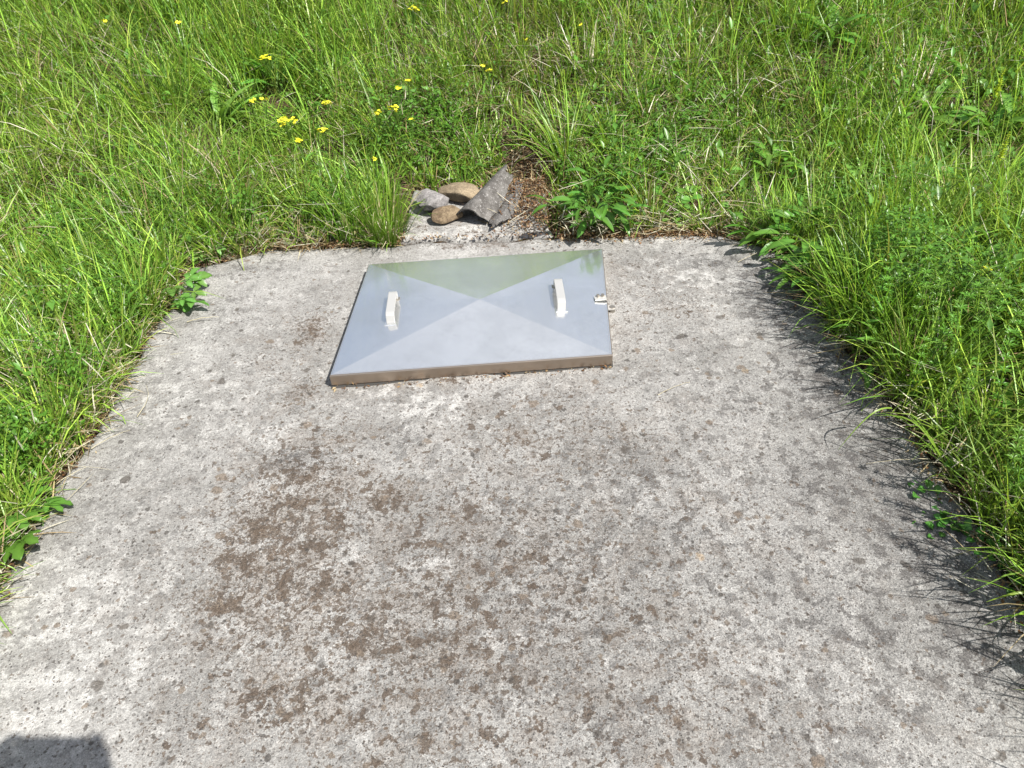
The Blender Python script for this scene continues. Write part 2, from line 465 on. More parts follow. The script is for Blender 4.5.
def apron():
    """small rough piece of concrete behind the slab, under the stones"""
    nu, nv = 44, 30
    u, v = np.meshgrid(np.linspace(-1, 1, nu), np.linspace(0, 1, nv))
    x0, x1 = -0.42 + .03 * v, 0.18 - .02 * v
    X = (x0 + x1) / 2 + (x1 - x0) / 2 * u
    yb = slab_b(X) + .014 + .006 * noise2(X, X * 0, 7, 41)
    yt = 3.02 + .03 * noise2(X, X * 0, 3, 42)
    Y = yb + (yt - yb) * v
    X = X + .012 * noise2(X, Y, 4, 43) * (np.abs(u) > .8)
    Z = 0.006 + .045 * v + .006 * noise2(X, Y, 3, 44) + .003 * noise2(X, Y, 11, 45)
    ed = (np.abs(u) > .99) | (v > .99) | (v < .01)
    Z = Z - .012 * ed
    V = np.stack([X, Y, Z], -1).reshape(-1, 3)
    idx = np.arange(nu * nv).reshape(nv, nu)
    q = np.stack([idx[:-1, :-1], idx[:-1, 1:], idx[1:, 1:], idx[1:, :-1]], -1).reshape(-1, 4)
    ring = np.concatenate([idx[0, :-1], idx[:-1, -1], idx[-1, 1:][::-1], idx[1:, 0][::-1]])
    low = V[ring].copy(); low[:, 2] = -.08
    n = len(ring); base = len(V); V = np.concatenate([V, low])
    k = np.arange(n); k2 = (k + 1) % n
    q = np.concatenate([q, np.stack([ring[k], base + k, base + k2, ring[k2]], -1)])
    me = np_mesh('concrete_apron', V, np.concatenate([q[:, [0, 1, 2]], q[:, [0, 2, 3]]]))
    a = me.color_attributes.new('stain_and_shade', 'FLOAT_COLOR', 'POINT')
    c = np.ones((len(V), 4), np.float32)
    c[:, 0] = .30; c[:, 1] = .0; c[:, 2] = .45
    a.data.foreach_set('color', c.ravel())
    return me
ap = link('concrete_apron', apron(), M_CONC)
tag(ap, 'rough pale concrete ledge behind the slab under the stones', kind='structure')

# ------------------------------------------------------------------ steel hatch
HZ = 0.046
def quad_corners():
    c = [at(331, 374, flat=HZ), at(611.5, 354, flat=HZ), at(602, 249, flat=HZ), at(369, 265, flat=HZ)]
    o = sum(c, Vector()) / 4
    ex = ((c[1] - c[0]) + (c[2] - c[3])) / 2; ey = ((c[3] - c[0]) + (c[2] - c[1])) / 2
    return o, ex, ey
HO, HEX, HEY = quad_corners()
hw, hd = HEX.length / 2, HEY.length / 2
hrot = math.atan2(HEX.y, HEX.x)
skew = (math.atan2(HEY.y, HEY.x) - math.pi / 2 - hrot)
hatch = thing('metal_hatch', 'brushed steel access hatch with two handles and a crossed lid, set in the concrete', 'hatch', (HO.x, HO.y, 0), hrot)
def hp(u, v, z):
    """hatch-local point, u and v in -1..1"""
    return Vector((u * hw + v * hd * math.tan(-skew), v * hd, z))
APEX = HZ + .025
cs = [(-1, -1), (1, -1), (1, 1), (-1, 1)]
for i in range(4):
    a, b = cs[i], cs[(i + 1) % 4]
    bm = bmesh.new()
    N = 10
    rows = []
    for r in range(N + 1):
        t = r / N
        row = []
        for s in range(N + 1):
            f = s / N
            eu = a[0] + (b[0] - a[0]) * f; ev = a[1] + (b[1] - a[1]) * f
            kk = 1 - t * .999
            p = hp(eu * kk, ev * kk, HZ + (APEX - HZ) * (1 - kk))
            # slight oil-canning of thin sheet
            p.z += .0016 * math.sin(math.pi * t) * math.sin(math.pi * f) * (1 if i % 2 else -1)
            row.append(bm.verts.new(p))
        rows.append(row)
    for r in range(N):
        for s in range(N):
            bm.faces.new((rows[r][s], rows[r][s + 1], rows[r + 1][s + 1], rows[r + 1][s]))
    p = link('lid_panel', bm_mesh('lid_panel', bm, True), M_STEEL, hatch)
    p['label'] = ('front triangular panel, palest grey', 'right triangular panel, bluish grey', 'back triangular panel with greenish reflection', 'left triangular panel, soft grey')[i]
# folded rim, rounded lip on top
bm = bmesh.new()
prof = [(-.004, HZ + .0004), (.0015, HZ - .0012), (.003, HZ - .004), (.003, .008), (.001, .005), (-.012, .005)]
rings = []
for off, z in prof:
    ring = []
    for u, v in cs:
        p = hp(u, v, z); ring.append(bm.verts.new((p.x + u * off, p.y + v * off, z)))
    rings.append(ring)
for a, b in zip(rings, rings[1:]):
    for i in range(4):
        j = (i + 1) % 4
        bm.faces.new((a[i], b[i], b[j], a[j]))
link('rim', bm_mesh('rim', bm), M_RIM, hatch)
bm = bmesh.new()
rings = []
for off, z in ((-.03, .012), (.004, .007), (.007, .002), (.007, -.02)):
    ring = []
    for u, v in cs:
        p = hp(u, v, z); ring.append(bm.verts.new((p.x + u * off, p.y + v * (off if v < 0 else off * .6), z - (0.004 if v < 0 else 0))))
    rings.append(ring)
for a, b in zip(rings, rings[1:]):
    for i in range(4):
        j = (i + 1) % 4
        bm.faces.new((a[i], b[i], b[j], a[j]))
link('seat_frame', bm_mesh('seat_frame', bm), M_DARK, hatch)

def lidz(lx, ly):
    return APEX - (APEX - HZ) * max(abs(lx) / hw, abs(ly) / hd)
def handle(px, py, lean):
    """bent flat bar, px,py: photograph position of its front foot"""
    p = at(px, py, flat=HZ + .006)
    inv = Matrix.Rotation(-hrot, 3, 'Z')
    l = inv @ Vector((p.x - HO.x, p.y - HO.y, 0))
    wd, th, L, hh = .028, .006, .142, .036
    z0 = lidz(l.x, l.y) + .001
    # outline of the bar in its own side plane: front leg, top, back leg
    path = [(0, 0), (0.002, hh * .75), (.006, hh * .94), (.016, hh), (L - .016, hh), (L - .006, hh * .94), (L - .002, hh * .75), (L, 0)]
    bm = bmesh.new()
    secs = []
    for i, (y, z) in enumerate(path):
        a = Vector(path[max(i - 1, 0)]); b = Vector(path[min(i + 1, len(path) - 1)])
        t = (b - a).normalized(); nrm = Vector((t.y, -t.x))
        o_ = Vector((y, z)); i_ = o_ + nrm * th
        secs.append([bm.verts.new((sx * wd / 2, q.x, q.y)) for q, sx in ((o_, -1), (o_, 1), (i_, 1), (i_, -1))])
    for s, t in zip(secs, secs[1:]):
        for k in range(4):
            kk = (k + 1) % 4
            bm.faces.new((s[k], s[kk], t[kk], t[k]))
    bm.faces.new(secs[0]); bm.faces.new(secs[-1])
    bmesh.ops.recalc_face_normals(bm, faces=bm.faces)
    bmesh.ops.bevel(bm, geom=[e for e in bm.edges if abs(e.verts[0].co.x - e.verts[1].co.x) < 1e-5], offset=.0012, segments=1, affect='EDGES')
    h = link('handle', bm_mesh('handle', bm), M_HANDLE, hatch)
    h.location = (l.x, l.y, z0)
    h.rotation_euler = (0, 0, lean)
    for yy in (-.004, L - .002):
        bm = bmesh.new()
        bm_box(bm, (0, yy, .0012), (wd + .012, .02, .003))
        bmesh.ops.bevel(bm, geom=bm.edges[:], offset=.0008, segments=1, affect='EDGES')
        link('foot_plate', bm_mesh('foot_plate', bm), M_BOLT if yy > 0 else M_STEEL, h)
    return h
handle(391, 324, R(-2.5))
handle(561.5, 311, R(-2))
# hasp over the right edge
p = at(601, 300, flat=HZ)
l = Matrix.Rotation(-hrot, 3, 'Z') @ Vector((p.x - HO.x, p.y - HO.y, 0))
bm = bmesh.new()
path = [(-.022, HZ + .006), (.012, HZ + .007), (.018, HZ + .004), (.020, .016), (.026, .010), (.048, .010)]
secs = []
for i, (x, z) in enumerate(path):
    secs.append([bm.verts.new((x, y, z + dz)) for y, dz in ((-.013, 0), (.013, 0), (.013, .004), (-.013, .004))])
for s, t in zip(secs, secs[1:]):
    for k in range(4):
        kk = (k + 1) % 4
        bm.faces.new((s[k], s[kk], t[kk], t[k]))
bm.faces.new(secs[0]); bm.faces.new(secs[-1])
bmesh.ops.recalc_face_normals(bm, faces=bm.faces)
hasp = link('hasp', bm_mesh('hasp', bm), NT('grey_hasp').done((.50, .49, .46), .5, metal=.6), hatch)
hasp.location = (l.x, l.y, 0)
for yy, xx in ((.006, -.010), (.007, .006)):
    bm = bmesh.new()
    bmesh.ops.create_cone(bm, segments=6, radius1=.0065, radius2=.0055, depth=.008, cap_ends=True, matrix=Matrix.Translation((xx, yy, HZ + .0145)))
    link('bolt', bm_mesh('bolt', bm), M_BOLT, hasp)
bm = bmesh.new()
bmesh.ops.create_cone(bm, segments=10, radius1=.012, radius2=.010, depth=.02, cap_ends=True, matrix=Matrix.Translation((.040, 0, .006)))
link('staple', bm_mesh('staple', bm), M_BOLT, hasp)

# ------------------------------------------------------------------ stones and broken sheet on the ledge
def stone(name, label, px, py, size, mat, seed, rz, facets=0.0, tilt=(0, 0), sub=4):
    rnd = np.random.default_rng(seed)
    bm = bmesh.new()
    bmesh.ops.create_icosphere(bm, subdivisions=sub, radius=1)
    V = np.array([v.co[:] for v in bm.verts])
    if facets:
        dirs = rnd.normal(size=(13, 3)); dirs /= np.linalg.norm(dirs, axis=1)[:, None]
        lim = rnd.uniform(.50, .86, 13) if facets > .8 else rnd.uniform(.62, .95, 13)
        for d, L in zip(dirs, lim):
            ex = np.clip(V @ d - L, 0, None); V -= ex[:, None] * d[None] * facets
    n = np.zeros(len(V))
    for f, a in ((1.3, .12), (3, .06), (7, .025), (14, .012)):
        k = rnd.normal(size=(5, 3)); k = k / np.linalg.norm(k, axis=1)[:, None] * f * 1.6
        n += a * np.sin(V @ k.T + rnd.uniform(0, 6, 5)).mean(1) * 1.8
    V = V * (1 + n)[:, None] * np.array(size)
    for v, c in zip(bm.verts, V): v.co = c
    o = link(name, bm_mesh(name, bm, True), mat)
    o.data.set_sharp_from_angle(angle=R(24))
    o.rotation_euler = (tilt[0], tilt[1], rz)
    p = at(px, py, lift=0.0)
    o.location = p
    return tag(o, label, 'stone')
LEDGE = .035
s1 = stone('stone', 'pale grey angular stone, leftmost on the ledge beside the tan stones', 433, 201, (.088, .070, .060), stone_material('grey_rock', (.13, .122, .118), (.25, .235, .23)), 3, .5, 1.0)
s1.location = at(433, 201, flat=.07)
s2 = stone('stone', 'smooth flat tan stone lying behind the grey and brown stones', 459, 193, (.088, .055, .036), stone_material('tan_sandstone', (.135, .105, .07), (.225, .178, .118), 20), 5, -.15, .75)
s2.location = at(459, 193, flat=.075)
s3 = stone('stone', 'small rough brown stone in front of the tan stone', 446, 214, (.060, .042, .032), stone_material('brown_rock', (.085, .06, .038), (.19, .145, .092), 22, ((.08, .055, .03), .5)), 9, .35, .85)
s3.location = at(446, 214, flat=.048)

M_SHEET = stone_material('lichened_cement_sheet', (.065, .060, .055), (.125, .118, .11), 24, ((.27, .26, .25), .34))
def sheet(name, label, a, b, half, arch, seed, jag_front, jag_back, roll, thick=.007):
    """broken piece of corrugated sheet from point a (front) to b (back): arch is the height of the wave"""
    rnd = random.Random(seed)
    d = b - a; L = d.length
    X = d.normalized(); Yv = Vector((0, 0, 1)).cross(X).normalized(); Zv = X.cross(Yv)
    nu, nv = 26, 14
    bm = bmesh.new()
    top, bot = [], []
    jf = [jag_front * (.35 * (rnd.random() - .5) + .9 * abs(2 * j / nv - 1.35)) for j in range(nv + 1)]; jb = [jag_back * .5 * (rnd.random() - .5) - .55 * jag_back * abs(2 * j / nv - 1.2) for j in range(nv + 1)]
    for i in range(nu + 1):
        r1, r2 = [], []
        for j in range(nv + 1):
            s = 2 * j / nv - 1
            t = i / nu
            wob = .004 * math.sin(7 * t + seed) + (.008 * (rnd.random() - .5) if j in (0, nv) else 0)
            narrow = 1 - .62 * max(0, t - .25)
            y = s * half * narrow + wob
            z = arch * (math.cos(s * 2.0) - math.cos(2.0)) if arch > 0 else arch * (1 - s * s) * -.0 + arch * (math.cos(s * 1.6))
            z *= 1 - .55 * t
            xx = (t * L) + (jf[j] * (1 - t) ** 4 + jb[j] * t ** 4)
            q = X * xx + Yv * (y * math.cos(roll) - z * math.sin(roll)) + Zv * (y * math.sin(roll) + z * math.cos(roll))
            r1.append(bm.verts.new(q))
            # thickness follows the curve
            nz = Vector((0, math.sin(s * 2.0) * (1 if arch > 0 else -.6), math.cos(s * 2.0) if arch > 0 else 1)).normalized()
            nn = Yv * (nz.y * math.cos(roll) - nz.z * math.sin(roll)) + Zv * (nz.y * math.sin(roll) + nz.z * math.cos(roll))
            r2.append(bm.verts.new(q - nn * thick))
        top.append(r1); bot.append(r2)
    for i in range(nu):
        for j in range(nv):
            bm.faces.new((top[i][j], top[i + 1][j], top[i + 1][j + 1], top[i][j + 1]))
            bm.faces.new((bot[i][j], bot[i][j + 1], bot[i + 1][j + 1], bot[i + 1][j]))
        bm.faces.new((top[i][0], bot[i][0], bot[i + 1][0], top[i + 1][0]))
        bm.faces.new((top[i][nv], top[i + 1][nv], bot[i + 1][nv], bot[i][nv]))
    for j in range(nv):
        bm.faces.new((top[0][j], top[0][j + 1], bot[0][j + 1], bot[0][j]))
        bm.faces.new((top[nu][j], bot[nu][j], bot[nu][j + 1], top[nu][j + 1]))
    bmesh.ops.recalc_face_normals(bm, faces=bm.faces)
    o = link(name, bm_mesh(name, bm), M_SHEET)
    for f in o.data.polygons: f.use_smooth = True
    o.data.set_sharp_from_angle(angle=R(50))
    o.location = a
    return tag(o, label, 'broken sheet')
sheet('corrugated_sheet', 'arched piece of broken grey corrugated sheet, hollow end facing the hatch', at(469, 223, flat=.03), at(510, 170, flat=.10), (.078), .046, 2, .02, .10, R(-4))
sheet('corrugated_sheet', 'narrow flat piece of broken grey sheet lying right of the arched piece', at(497, 228, flat=.03), at(519, 181, flat=.075), .046, .008, 6, .06, .03, R(-8))

# ------------------------------------------------------------------ grass
DRYSPOT = [(470, 90, .45), (560, 120, .35), (690, 190, .45), (650, 70, .5), (30, 170, .35), (760, 110, .3), (250, 235, .3), (420, 150, .2), (520, 60, .4), (100, 90, .25), (60, 400, .25), (880, 60, .35), (560, 30, .4)]
DRYP = [(at(x, y), r) for x, y, r in DRYSPOT]
def dryness(x, y):
    f = np.zeros_like(x)
    for p, r in DRYP:
        f = np.maximum(f, np.exp(-(((x - p.x) ** 2 + (y - p.y) ** 2) / (r * r))))
    return np.clip(f * .85 + .16 * noise2(x, y, .9, 51) - .03, 0, 1)

def open_mask(x, y):
    """the broad-leaved plants crowd the grass out around them"""
    f = np.ones_like(x)
    for px_, py_, dx_, dy_, r_ in OPEN:
        f = f * (1 - .9 * np.exp(-(((x - px_ - dx_) ** 2 + (y - py_ - dy_) ** 2) / r_ ** 2) ** 2))
    return f
OPEN = [(*at(822, 292)[:2], 0, .02, .15), (*at(672, 226)[:2], 0, 0, .06), (*at(765, 190)[:2], 0, -.08, .13), (*at(945, 285)[:2], 0, -.06, .14), (*at(965, 105)[:2], 0, -.1, .14), (*at(880, 372)[:2], 0, .02, .16), (*at(594, 232)[:2], 0, .03, .18), (*at(800, 262)[:2], -.03, .03, .25), (*at(172, 302)[:2], .03, 0, .10), (*at(222, 138)[:2], 0, -.08, .13), (*at(282, 100)[:2], 0, -.08, .12), (*at(992, 150)[:2], 0, -.1, .14),
        (*at(826, 56)[:2], 0, -.1, .14), (*at(915, 130)[:2], 0, -.1, .12), (*at(848, 215)[:2], 0, -.08, .12), (*at(8, 520)[:2], .05, 0, .12), (*at(424, 112)[:2], 0, -.06, .09), (*at(706, 208)[:2], 0, -.05, .09)]
def keep_mask(x, y):
    """meadow cover 0..1: none on concrete, sparse in the dug-out hollow behind the slab"""
    e = in_slab(x, y)
    k = np.where(e > -0.005, 0.0, 1.0)
    apx = (x > -.44) & (x < .17) & (y < 3.06) & (y > 2.5)
    k = np.where(apx, 0, k)
    hol = np.exp(-(((x - .10) / .17) ** 2 + ((y - 3.02) / .36) ** 2) ** 2)
    k = k * (1 - .93 * hol)
    # thinner, trodden fringe on the far edge right of the hollow
    fr = ((x > .35) & (x < .95) & (y > 2.5) & (y < 3.0)) * .15
    fuzzy = sstep(1.62, 1.40, x) * (x > 1.0) * sstep(.5, .8, y) * sstep(2.0, 1.7, y)      # goosegrass has the upper hand here
    return k * (1 - fr) * (1 - .72 * fuzzy) * open_mask(x, y)

def scatter(n, dens=None, inner=True):
    """n points over the meadow; where the photograph looks they are dense, beyond it thinner"""
    out = []
    need = n
    while need > 0:
        x = RNG.uniform(-5.5, 5.2, 400000); y = RNG.uniform(-2.6, 8.0, 400000)
        px, py, zc = project(x, y, H(x, y) + .1)
        vis = (px > -230) & (px < 1280) & (py > -160) & (py < 980) & (zc > .2)
        d = np.where(vis, 1.0, .16) * keep_mask(x, y)
        # nearer ground is seen larger: slightly more blades there
        d = d * np.clip(1.25 - .10 * np.hypot(x, y), .45, 1.1)
        if dens is not None: d = d * dens(x, y)
        k = RNG.random(len(x)) < d
        P = np.stack([x[k], y[k]], -1)[:need]
        out.append(P); need -= len(P)
    return np.concatenate(out)

def ribbons(P, Z, h, w, az, lean, curl, twist, cb, ct, levels=4, flat=False):
    """grass blades: P base, h length, lean/curl in radians from upright, cb/ct base and tip colour"""
    n = len(P)
    ts = np.linspace(0, 1, levels + 1)
    pos = np.stack([P[:, 0], P[:, 1], Z], -1)
    sx, sy = np.cos(az), np.sin(az)
    wx, wy = -np.sin(az + twist), np.cos(az + twist)
    vs, cs_ = [], []
    cur = pos.copy()
    prof = np.array([.75, 1.0, .92, .62, 0]) if levels == 4 else np.interp(ts, [0, .35, .7, 1], [.8, 1, .75, 0])
    for i, t in enumerate(ts):
        if i:
            th = lean + curl * (t - .5 / levels) ** 1.3
            dl = h / levels
            cur = cur + np.stack([np.sin(th) * sx * dl, np.sin(th) * sy * dl, np.cos(th) * dl], -1)
        ww = (w * prof[i] * .5)[:, None]
        off = np.stack([wx, wy, np.zeros(n)], -1) * ww
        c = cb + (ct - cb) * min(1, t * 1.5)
        if i < levels:
            vs += [cur - off, cur + off]; cs_ += [c, c]
        else:
            vs.append(cur); cs_.append(c)
    nv = len(vs)
    V = np.stack(vs, 1).reshape(-1, 3); C = np.stack(cs_, 1).reshape(-1, 3)
    t_ = []
    for i in range(levels - 1):
        a = 2 * i
        t_ += [(a, a + 1, a + 3), (a, a + 3, a + 2)]
    a = 2 * (levels - 1)
    t_.append((a, a + 1, a + 2))
    T = (np.array(t_)[None] + (np.arange(n) * nv)[:, None, None]).reshape(-1, 3)
    return V, T, C

GREENS = np.array([[.180, .345, .040], [.235, .405, .050], [.090, .205, .032], [.310, .430, .070], [.170, .320, .056]])
STRAWS = np.array([[.46, .41, .29], [.60, .56, .46], [.33, .26, .15], [.36, .33, .27], [.27, .19, .10]])

def grass_colors(x, y, n):
    g = GREENS[RNG.integers(0, len(GREENS), n)]
    yel = np.clip(.5 + .6 * noise2(x, y, .7, 61), 0, 1)[:, None]
    g = g * (1 - .35 * yel) + np.array([.190, .275, .036]) * .35 * yel
    # right side of the picture and the left foreground grow darker, ranker grass
    g = g * RNG.uniform(.6, 1.35, (n, 1)) * RNG.uniform(.94, 1.06, (n, 3))
    return g

def height_field(x, y):
    f = .205 + .07 * sstep(3.3, 4.1, y) + .05 * noise2(x, y, .8, 71) + .03 * noise2(x, y, 2.5, 72)
    right = sstep(1.0, 1.25, x) * sstep(2.9, 2.2, y)
    f = f + .17 * .85 * right * (.75 + .25 * noise2(x, y, 1.7, 73))
    edge = np.clip(-in_slab(x, y), 0, .5)
    f = f * (.75 + .25 * sstep(0, .14, edge))
    mid = np.exp(-(((x - .3) / .7) ** 2 + ((y - 3.3) / .5) ** 2))
    return f * (1 - .35 * mid)

def clip_to_slab(P, m=0.0):
    return P[in_slab(P[:, 0], P[:, 1]) < -m]

allV, allT, allC = [], [], []
def push(v, t, c):
    off = sum(len(q) for q in allV)
    allV.append(v); allT.append(t + off); allC.append(c)

# tufts: each leans and fans its own way
NT_ = 12500
tp = scatter(NT_)
# rank growth right along the slab's edges
_n = 430
ye = np.where(RNG.random(_n) < .72, RNG.uniform(1.65, 2.6, _n), RNG.uniform(.35, 2.6, _n))
er = np.stack([slab_r(ye) + np.abs(RNG.normal(0, .07, _n)) + .012, ye], -1)
ye = RNG.uniform(.5, 2.55, 260)
el_ = np.stack([slab_l(ye) - np.abs(RNG.normal(0, .07, 260)) - .02, ye], -1)
tp[:_n] = er; tp[_n:_n + 260] = el_
nb = RNG.integers(9, 22, NT_)
ti = np.repeat(np.arange(NT_), nb)
n = len(ti)
spread = RNG.uniform(.008, .035, NT_)[ti]
ang = RNG.uniform(0, 2 * np.pi, n); rad = np.sqrt(RNG.random(n)) * spread
P = tp[ti] + np.stack([np.cos(ang), np.sin(ang)], -1) * rad[:, None]
ok = keep_mask(P[:, 0], P[:, 1]) > .1
P, ti, ang, rad = P[ok], ti[ok], ang[ok], rad[ok]; n = len(P)
x, y = P[:, 0], P[:, 1]
th_ = RNG.gamma(9, 1 / 9, NT_)[ti]
hgt = height_field(x, y) * th_ * RNG.uniform(.4, 1.3, n)
edge_ = np.clip(-in_slab(x, y), 0, 1)
hgt = np.minimum(hgt, .34 + .28 * sstep(.05, .4, edge_))
tl_az = RNG.uniform(0, 2 * np.pi, NT_)[ti]; tl = RNG.uniform(0, .42, NT_)[ti]
lx = np.cos(ang) * RNG.uniform(.05, .6, n) + np.cos(tl_az) * tl; ly = np.sin(ang) * RNG.uniform(.05, .6, n) + np.sin(tl_az) * tl
# wind and slope lay the meadow a little towards the slab and the left
lx += -.06 + .10 * sstep(-1.5, -1.2, x) * (x < -1) + .05 * sstep(1.35, 1.1, x) * (x > 1); ly += -.05
az = np.arctan2(ly, lx); lean = np.hypot(lx, ly)
curl = RNG.gamma(2.0, .28, n) * RNG.uniform(.4, 2.1, NT_)[ti]
wid = RNG.uniform(.0026, .0060, n) * (1 + .35 * (RNG.random(NT_)[ti] > .85))
cg = grass_colors(tp[ti][:, 0], tp[ti][:, 1], n) * RNG.uniform(.72, 1.25, NT_)[ti][:, None]
dry = dryness(x, y)
isdry = RNG.random(n) < .03 + .27 * dry
cs2 = STRAWS[RNG.integers(0, len(STRAWS), n)] * RNG.uniform(.7, 1.15, (n, 1))
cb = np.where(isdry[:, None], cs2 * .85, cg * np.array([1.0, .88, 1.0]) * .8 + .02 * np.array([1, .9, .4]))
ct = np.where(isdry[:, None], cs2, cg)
brown_tip = (RNG.random(n) < .05)[:, None]
ct = np.where(brown_tip, ct * .5 + np.array([.26, .19, .09]) * .5, ct)
lean = np.where(isdry, lean + RNG.uniform(0, .6, n), lean); wid = np.where(isdry, wid * .7, wid)
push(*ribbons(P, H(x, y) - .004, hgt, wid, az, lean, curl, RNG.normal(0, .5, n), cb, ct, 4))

# short undergrowth filling between the tufts
N2 = 90000
P = scatter(N2); x, y = P[:, 0], P[:, 1]; n = N2
cg = grass_colors(x, y, n) * .95
isdry = RNG.random(n) < .06 + .3 * dryness(x, y)
cs2 = STRAWS[RNG.integers(0, len(STRAWS), n)] * RNG.uniform(.6, 1.1, (n, 1))
c = np.where(isdry[:, None], cs2, cg)
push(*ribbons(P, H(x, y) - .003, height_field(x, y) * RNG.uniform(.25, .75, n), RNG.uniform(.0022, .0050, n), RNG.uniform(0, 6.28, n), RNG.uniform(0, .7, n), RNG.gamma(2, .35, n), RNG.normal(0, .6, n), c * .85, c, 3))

# big shaggy clumps that flop over under their own weight
NC = 120
cp = scatter(NC, lambda x, y: np.where((y > 2.9) | (x > 1.4) | (x < -1.5), 1.0, 0.0))
nb = RNG.integers(35, 90, NC); ci = np.repeat(np.arange(NC), nb); n = len(ci)
ang = RNG.uniform(0, 6.283, n); rad = np.sqrt(RNG.random(n)) * RNG.uniform(.03, .08, NC)[ci]
P = cp[ci] + np.stack([np.cos(ang), np.sin(ang)], -1) * rad[:, None]
ok = keep_mask(P[:, 0], P[:, 1]) > .3; P, ci, ang = P[ok], ci[ok], ang[ok]; n = len(P)
fa = RNG.uniform(0, 6.283, NC)[ci]; fl = RNG.uniform(.1, .6, NC)[ci]; sp_ = RNG.uniform(.05, .55, n)
lx, ly = np.cos(ang) * sp_ + np.cos(fa) * fl, np.sin(ang) * sp_ + np.sin(fa) * fl
cg = grass_colors(cp[ci][:, 0], cp[ci][:, 1], n) * RNG.uniform(.8, 1.3, NC)[ci][:, None]
dr = RNG.random(n) < RNG.choice([.05, .12, .45], NC)[ci]
cs2 = STRAWS[RNG.integers(0, len(STRAWS), n)] * RNG.uniform(.7, 1.15, (n, 1))
c = np.where(dr[:, None], cs2, cg)
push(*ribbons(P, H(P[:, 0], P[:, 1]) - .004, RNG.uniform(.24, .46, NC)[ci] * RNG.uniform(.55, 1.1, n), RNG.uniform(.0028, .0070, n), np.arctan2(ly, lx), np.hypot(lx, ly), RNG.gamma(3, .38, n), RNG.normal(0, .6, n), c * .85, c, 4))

# tall wiry stems with seed heads
N3 = 2600
P = scatter(N3); P = P[in_slab(P[:, 0], P[:, 1]) < -.30]; N3 = len(P); x, y = P[:, 0], P[:, 1]; n = N3
c = np.where((RNG.random(n) < .5)[:, None], np.array([.14, .20, .05]), np.array([.34, .28, .17])) * RNG.uniform(.8, 1.2, (n, 1))
push(*ribbons(P, H(x, y), height_field(x, y) * RNG.uniform(1.2, 1.75, n), RNG.uniform(.0014, .0024, n), RNG.uniform(0, 6.28, n), RNG.uniform(0, .3, n), RNG.uniform(.1, .8, n), RNG.normal(0, .6, n), c, c * np.array([1.1, .95, .8]), 4))
meadow = link('meadow_grass', np_mesh('meadow_grass', np.concatenate(allV), np.concatenate(allT), np.concatenate(allC)), M_LEAF)
tag(meadow, 'long fresh green meadow grass around the slab', 'grass', kind='stuff')

# dead thatch lying low in the grass and along the edges of the concrete
allV, allT, allC = [], [], []
N4 = 11000
P = scatter(N4, lambda x, y: np.clip(.26 + .7 * dryness(x, y), 0, 1))
u = RNG.random(3600)                                     # fringe along left, back and right edges
ye = RNG.uniform(.4, 2.62, 3600)
Pl = np.stack([slab_l(ye) - RNG.normal(.018, .030, 3600), ye], -1)[:750]
Pr = np.stack([slab_r(ye) + RNG.normal(.02, .035, 3600), ye], -1)[1300:2100]
xe = np.where(RNG.random(3600) < .40, RNG.uniform(-1.0, -.42, 3600), RNG.uniform(.2, 1.0, 3600))
Pb = np.stack([xe, slab_b(xe) + RNG.normal(.022, .030, 3600)], -1)[2800:]
Pe = np.concatenate([Pl, Pr, Pb])
Ph = np.stack([RNG.normal(.10, .10, 320), RNG.normal(3.05, .16, 320)], -1)      # straws fallen into the hollow
Pe = np.concatenate([Pe, Ph])
P = np.concatenate([P, Pe]); n = len(P); x, y = P[:, 0], P[:, 1]
c = STRAWS[RNG.integers(0, len(STRAWS), n)] * RNG.uniform(.6, 1.15, (n, 1))
L = RNG.uniform(.05, .20, n); L[-len(Pe):] *= .6
push(*ribbons(P, np.where(in_slab(x, y) > -.01, .001, H(x, y)) + RNG.uniform(.004, 1, n) ** 2 * .20 * np.where(np.arange(n) >= n - len(Pe), .45, 1), L, RNG.uniform(.0018, .0042, n), RNG.uniform(0, 6.28, n), RNG.uniform(1.0, 1.62, n), RNG.uniform(-.2, .5, n), RNG.normal(0, .5, n), c, c, 3))
thatch = link('dead_grass', np_mesh('dead_grass', np.concatenate(allV), np.concatenate(allT), np.concatenate(allC)), M_DRY)
tag(thatch, 'pale dead grass lying among the green and along the slab edge', 'dead grass', kind='stuff')

# ------------------------------------------------------------------ small leaves of the ground cover
def leaflets(P, Z, size, az, pitch, col, ratio=.55):
    n = len(P)
    out = np.array([[0, 0, 0], [.45, .5, .12], [.5, 0, 0], [.45, -.5, .12], [1, 0, -.08]])
    v = np.repeat(out[None], n, 0) * size[:, None, None]
    v[:, :, 1] *= ratio
    cp, sp = np.cos(pitch)[:, None], np.sin(pitch)[:, None]
    X = v[:, :, 0] * cp - v[:, :, 2] * sp; Zz = v[:, :, 0] * sp + v[:, :, 2] * cp
    ca, sa = np.cos(az)[:, None], np.sin(az)[:, None]
    V = np.stack([P[:, 0:1] + X * ca - v[:, :, 1] * sa, P[:, 1:2] + X * sa + v[:, :, 1] * ca, Z[:, None] + Zz], -1).reshape(-1, 3)
    t = np.array([(0, 2, 1), (0, 3, 2), (1, 2, 4), (2, 3, 4)])
    T = (t[None] + (np.arange(n) * 5)[:, None, None]).reshape(-1, 3)
    C = np.repeat(col, 5, 0)
    return V, T, C
allV, allT, allC = [], [], []
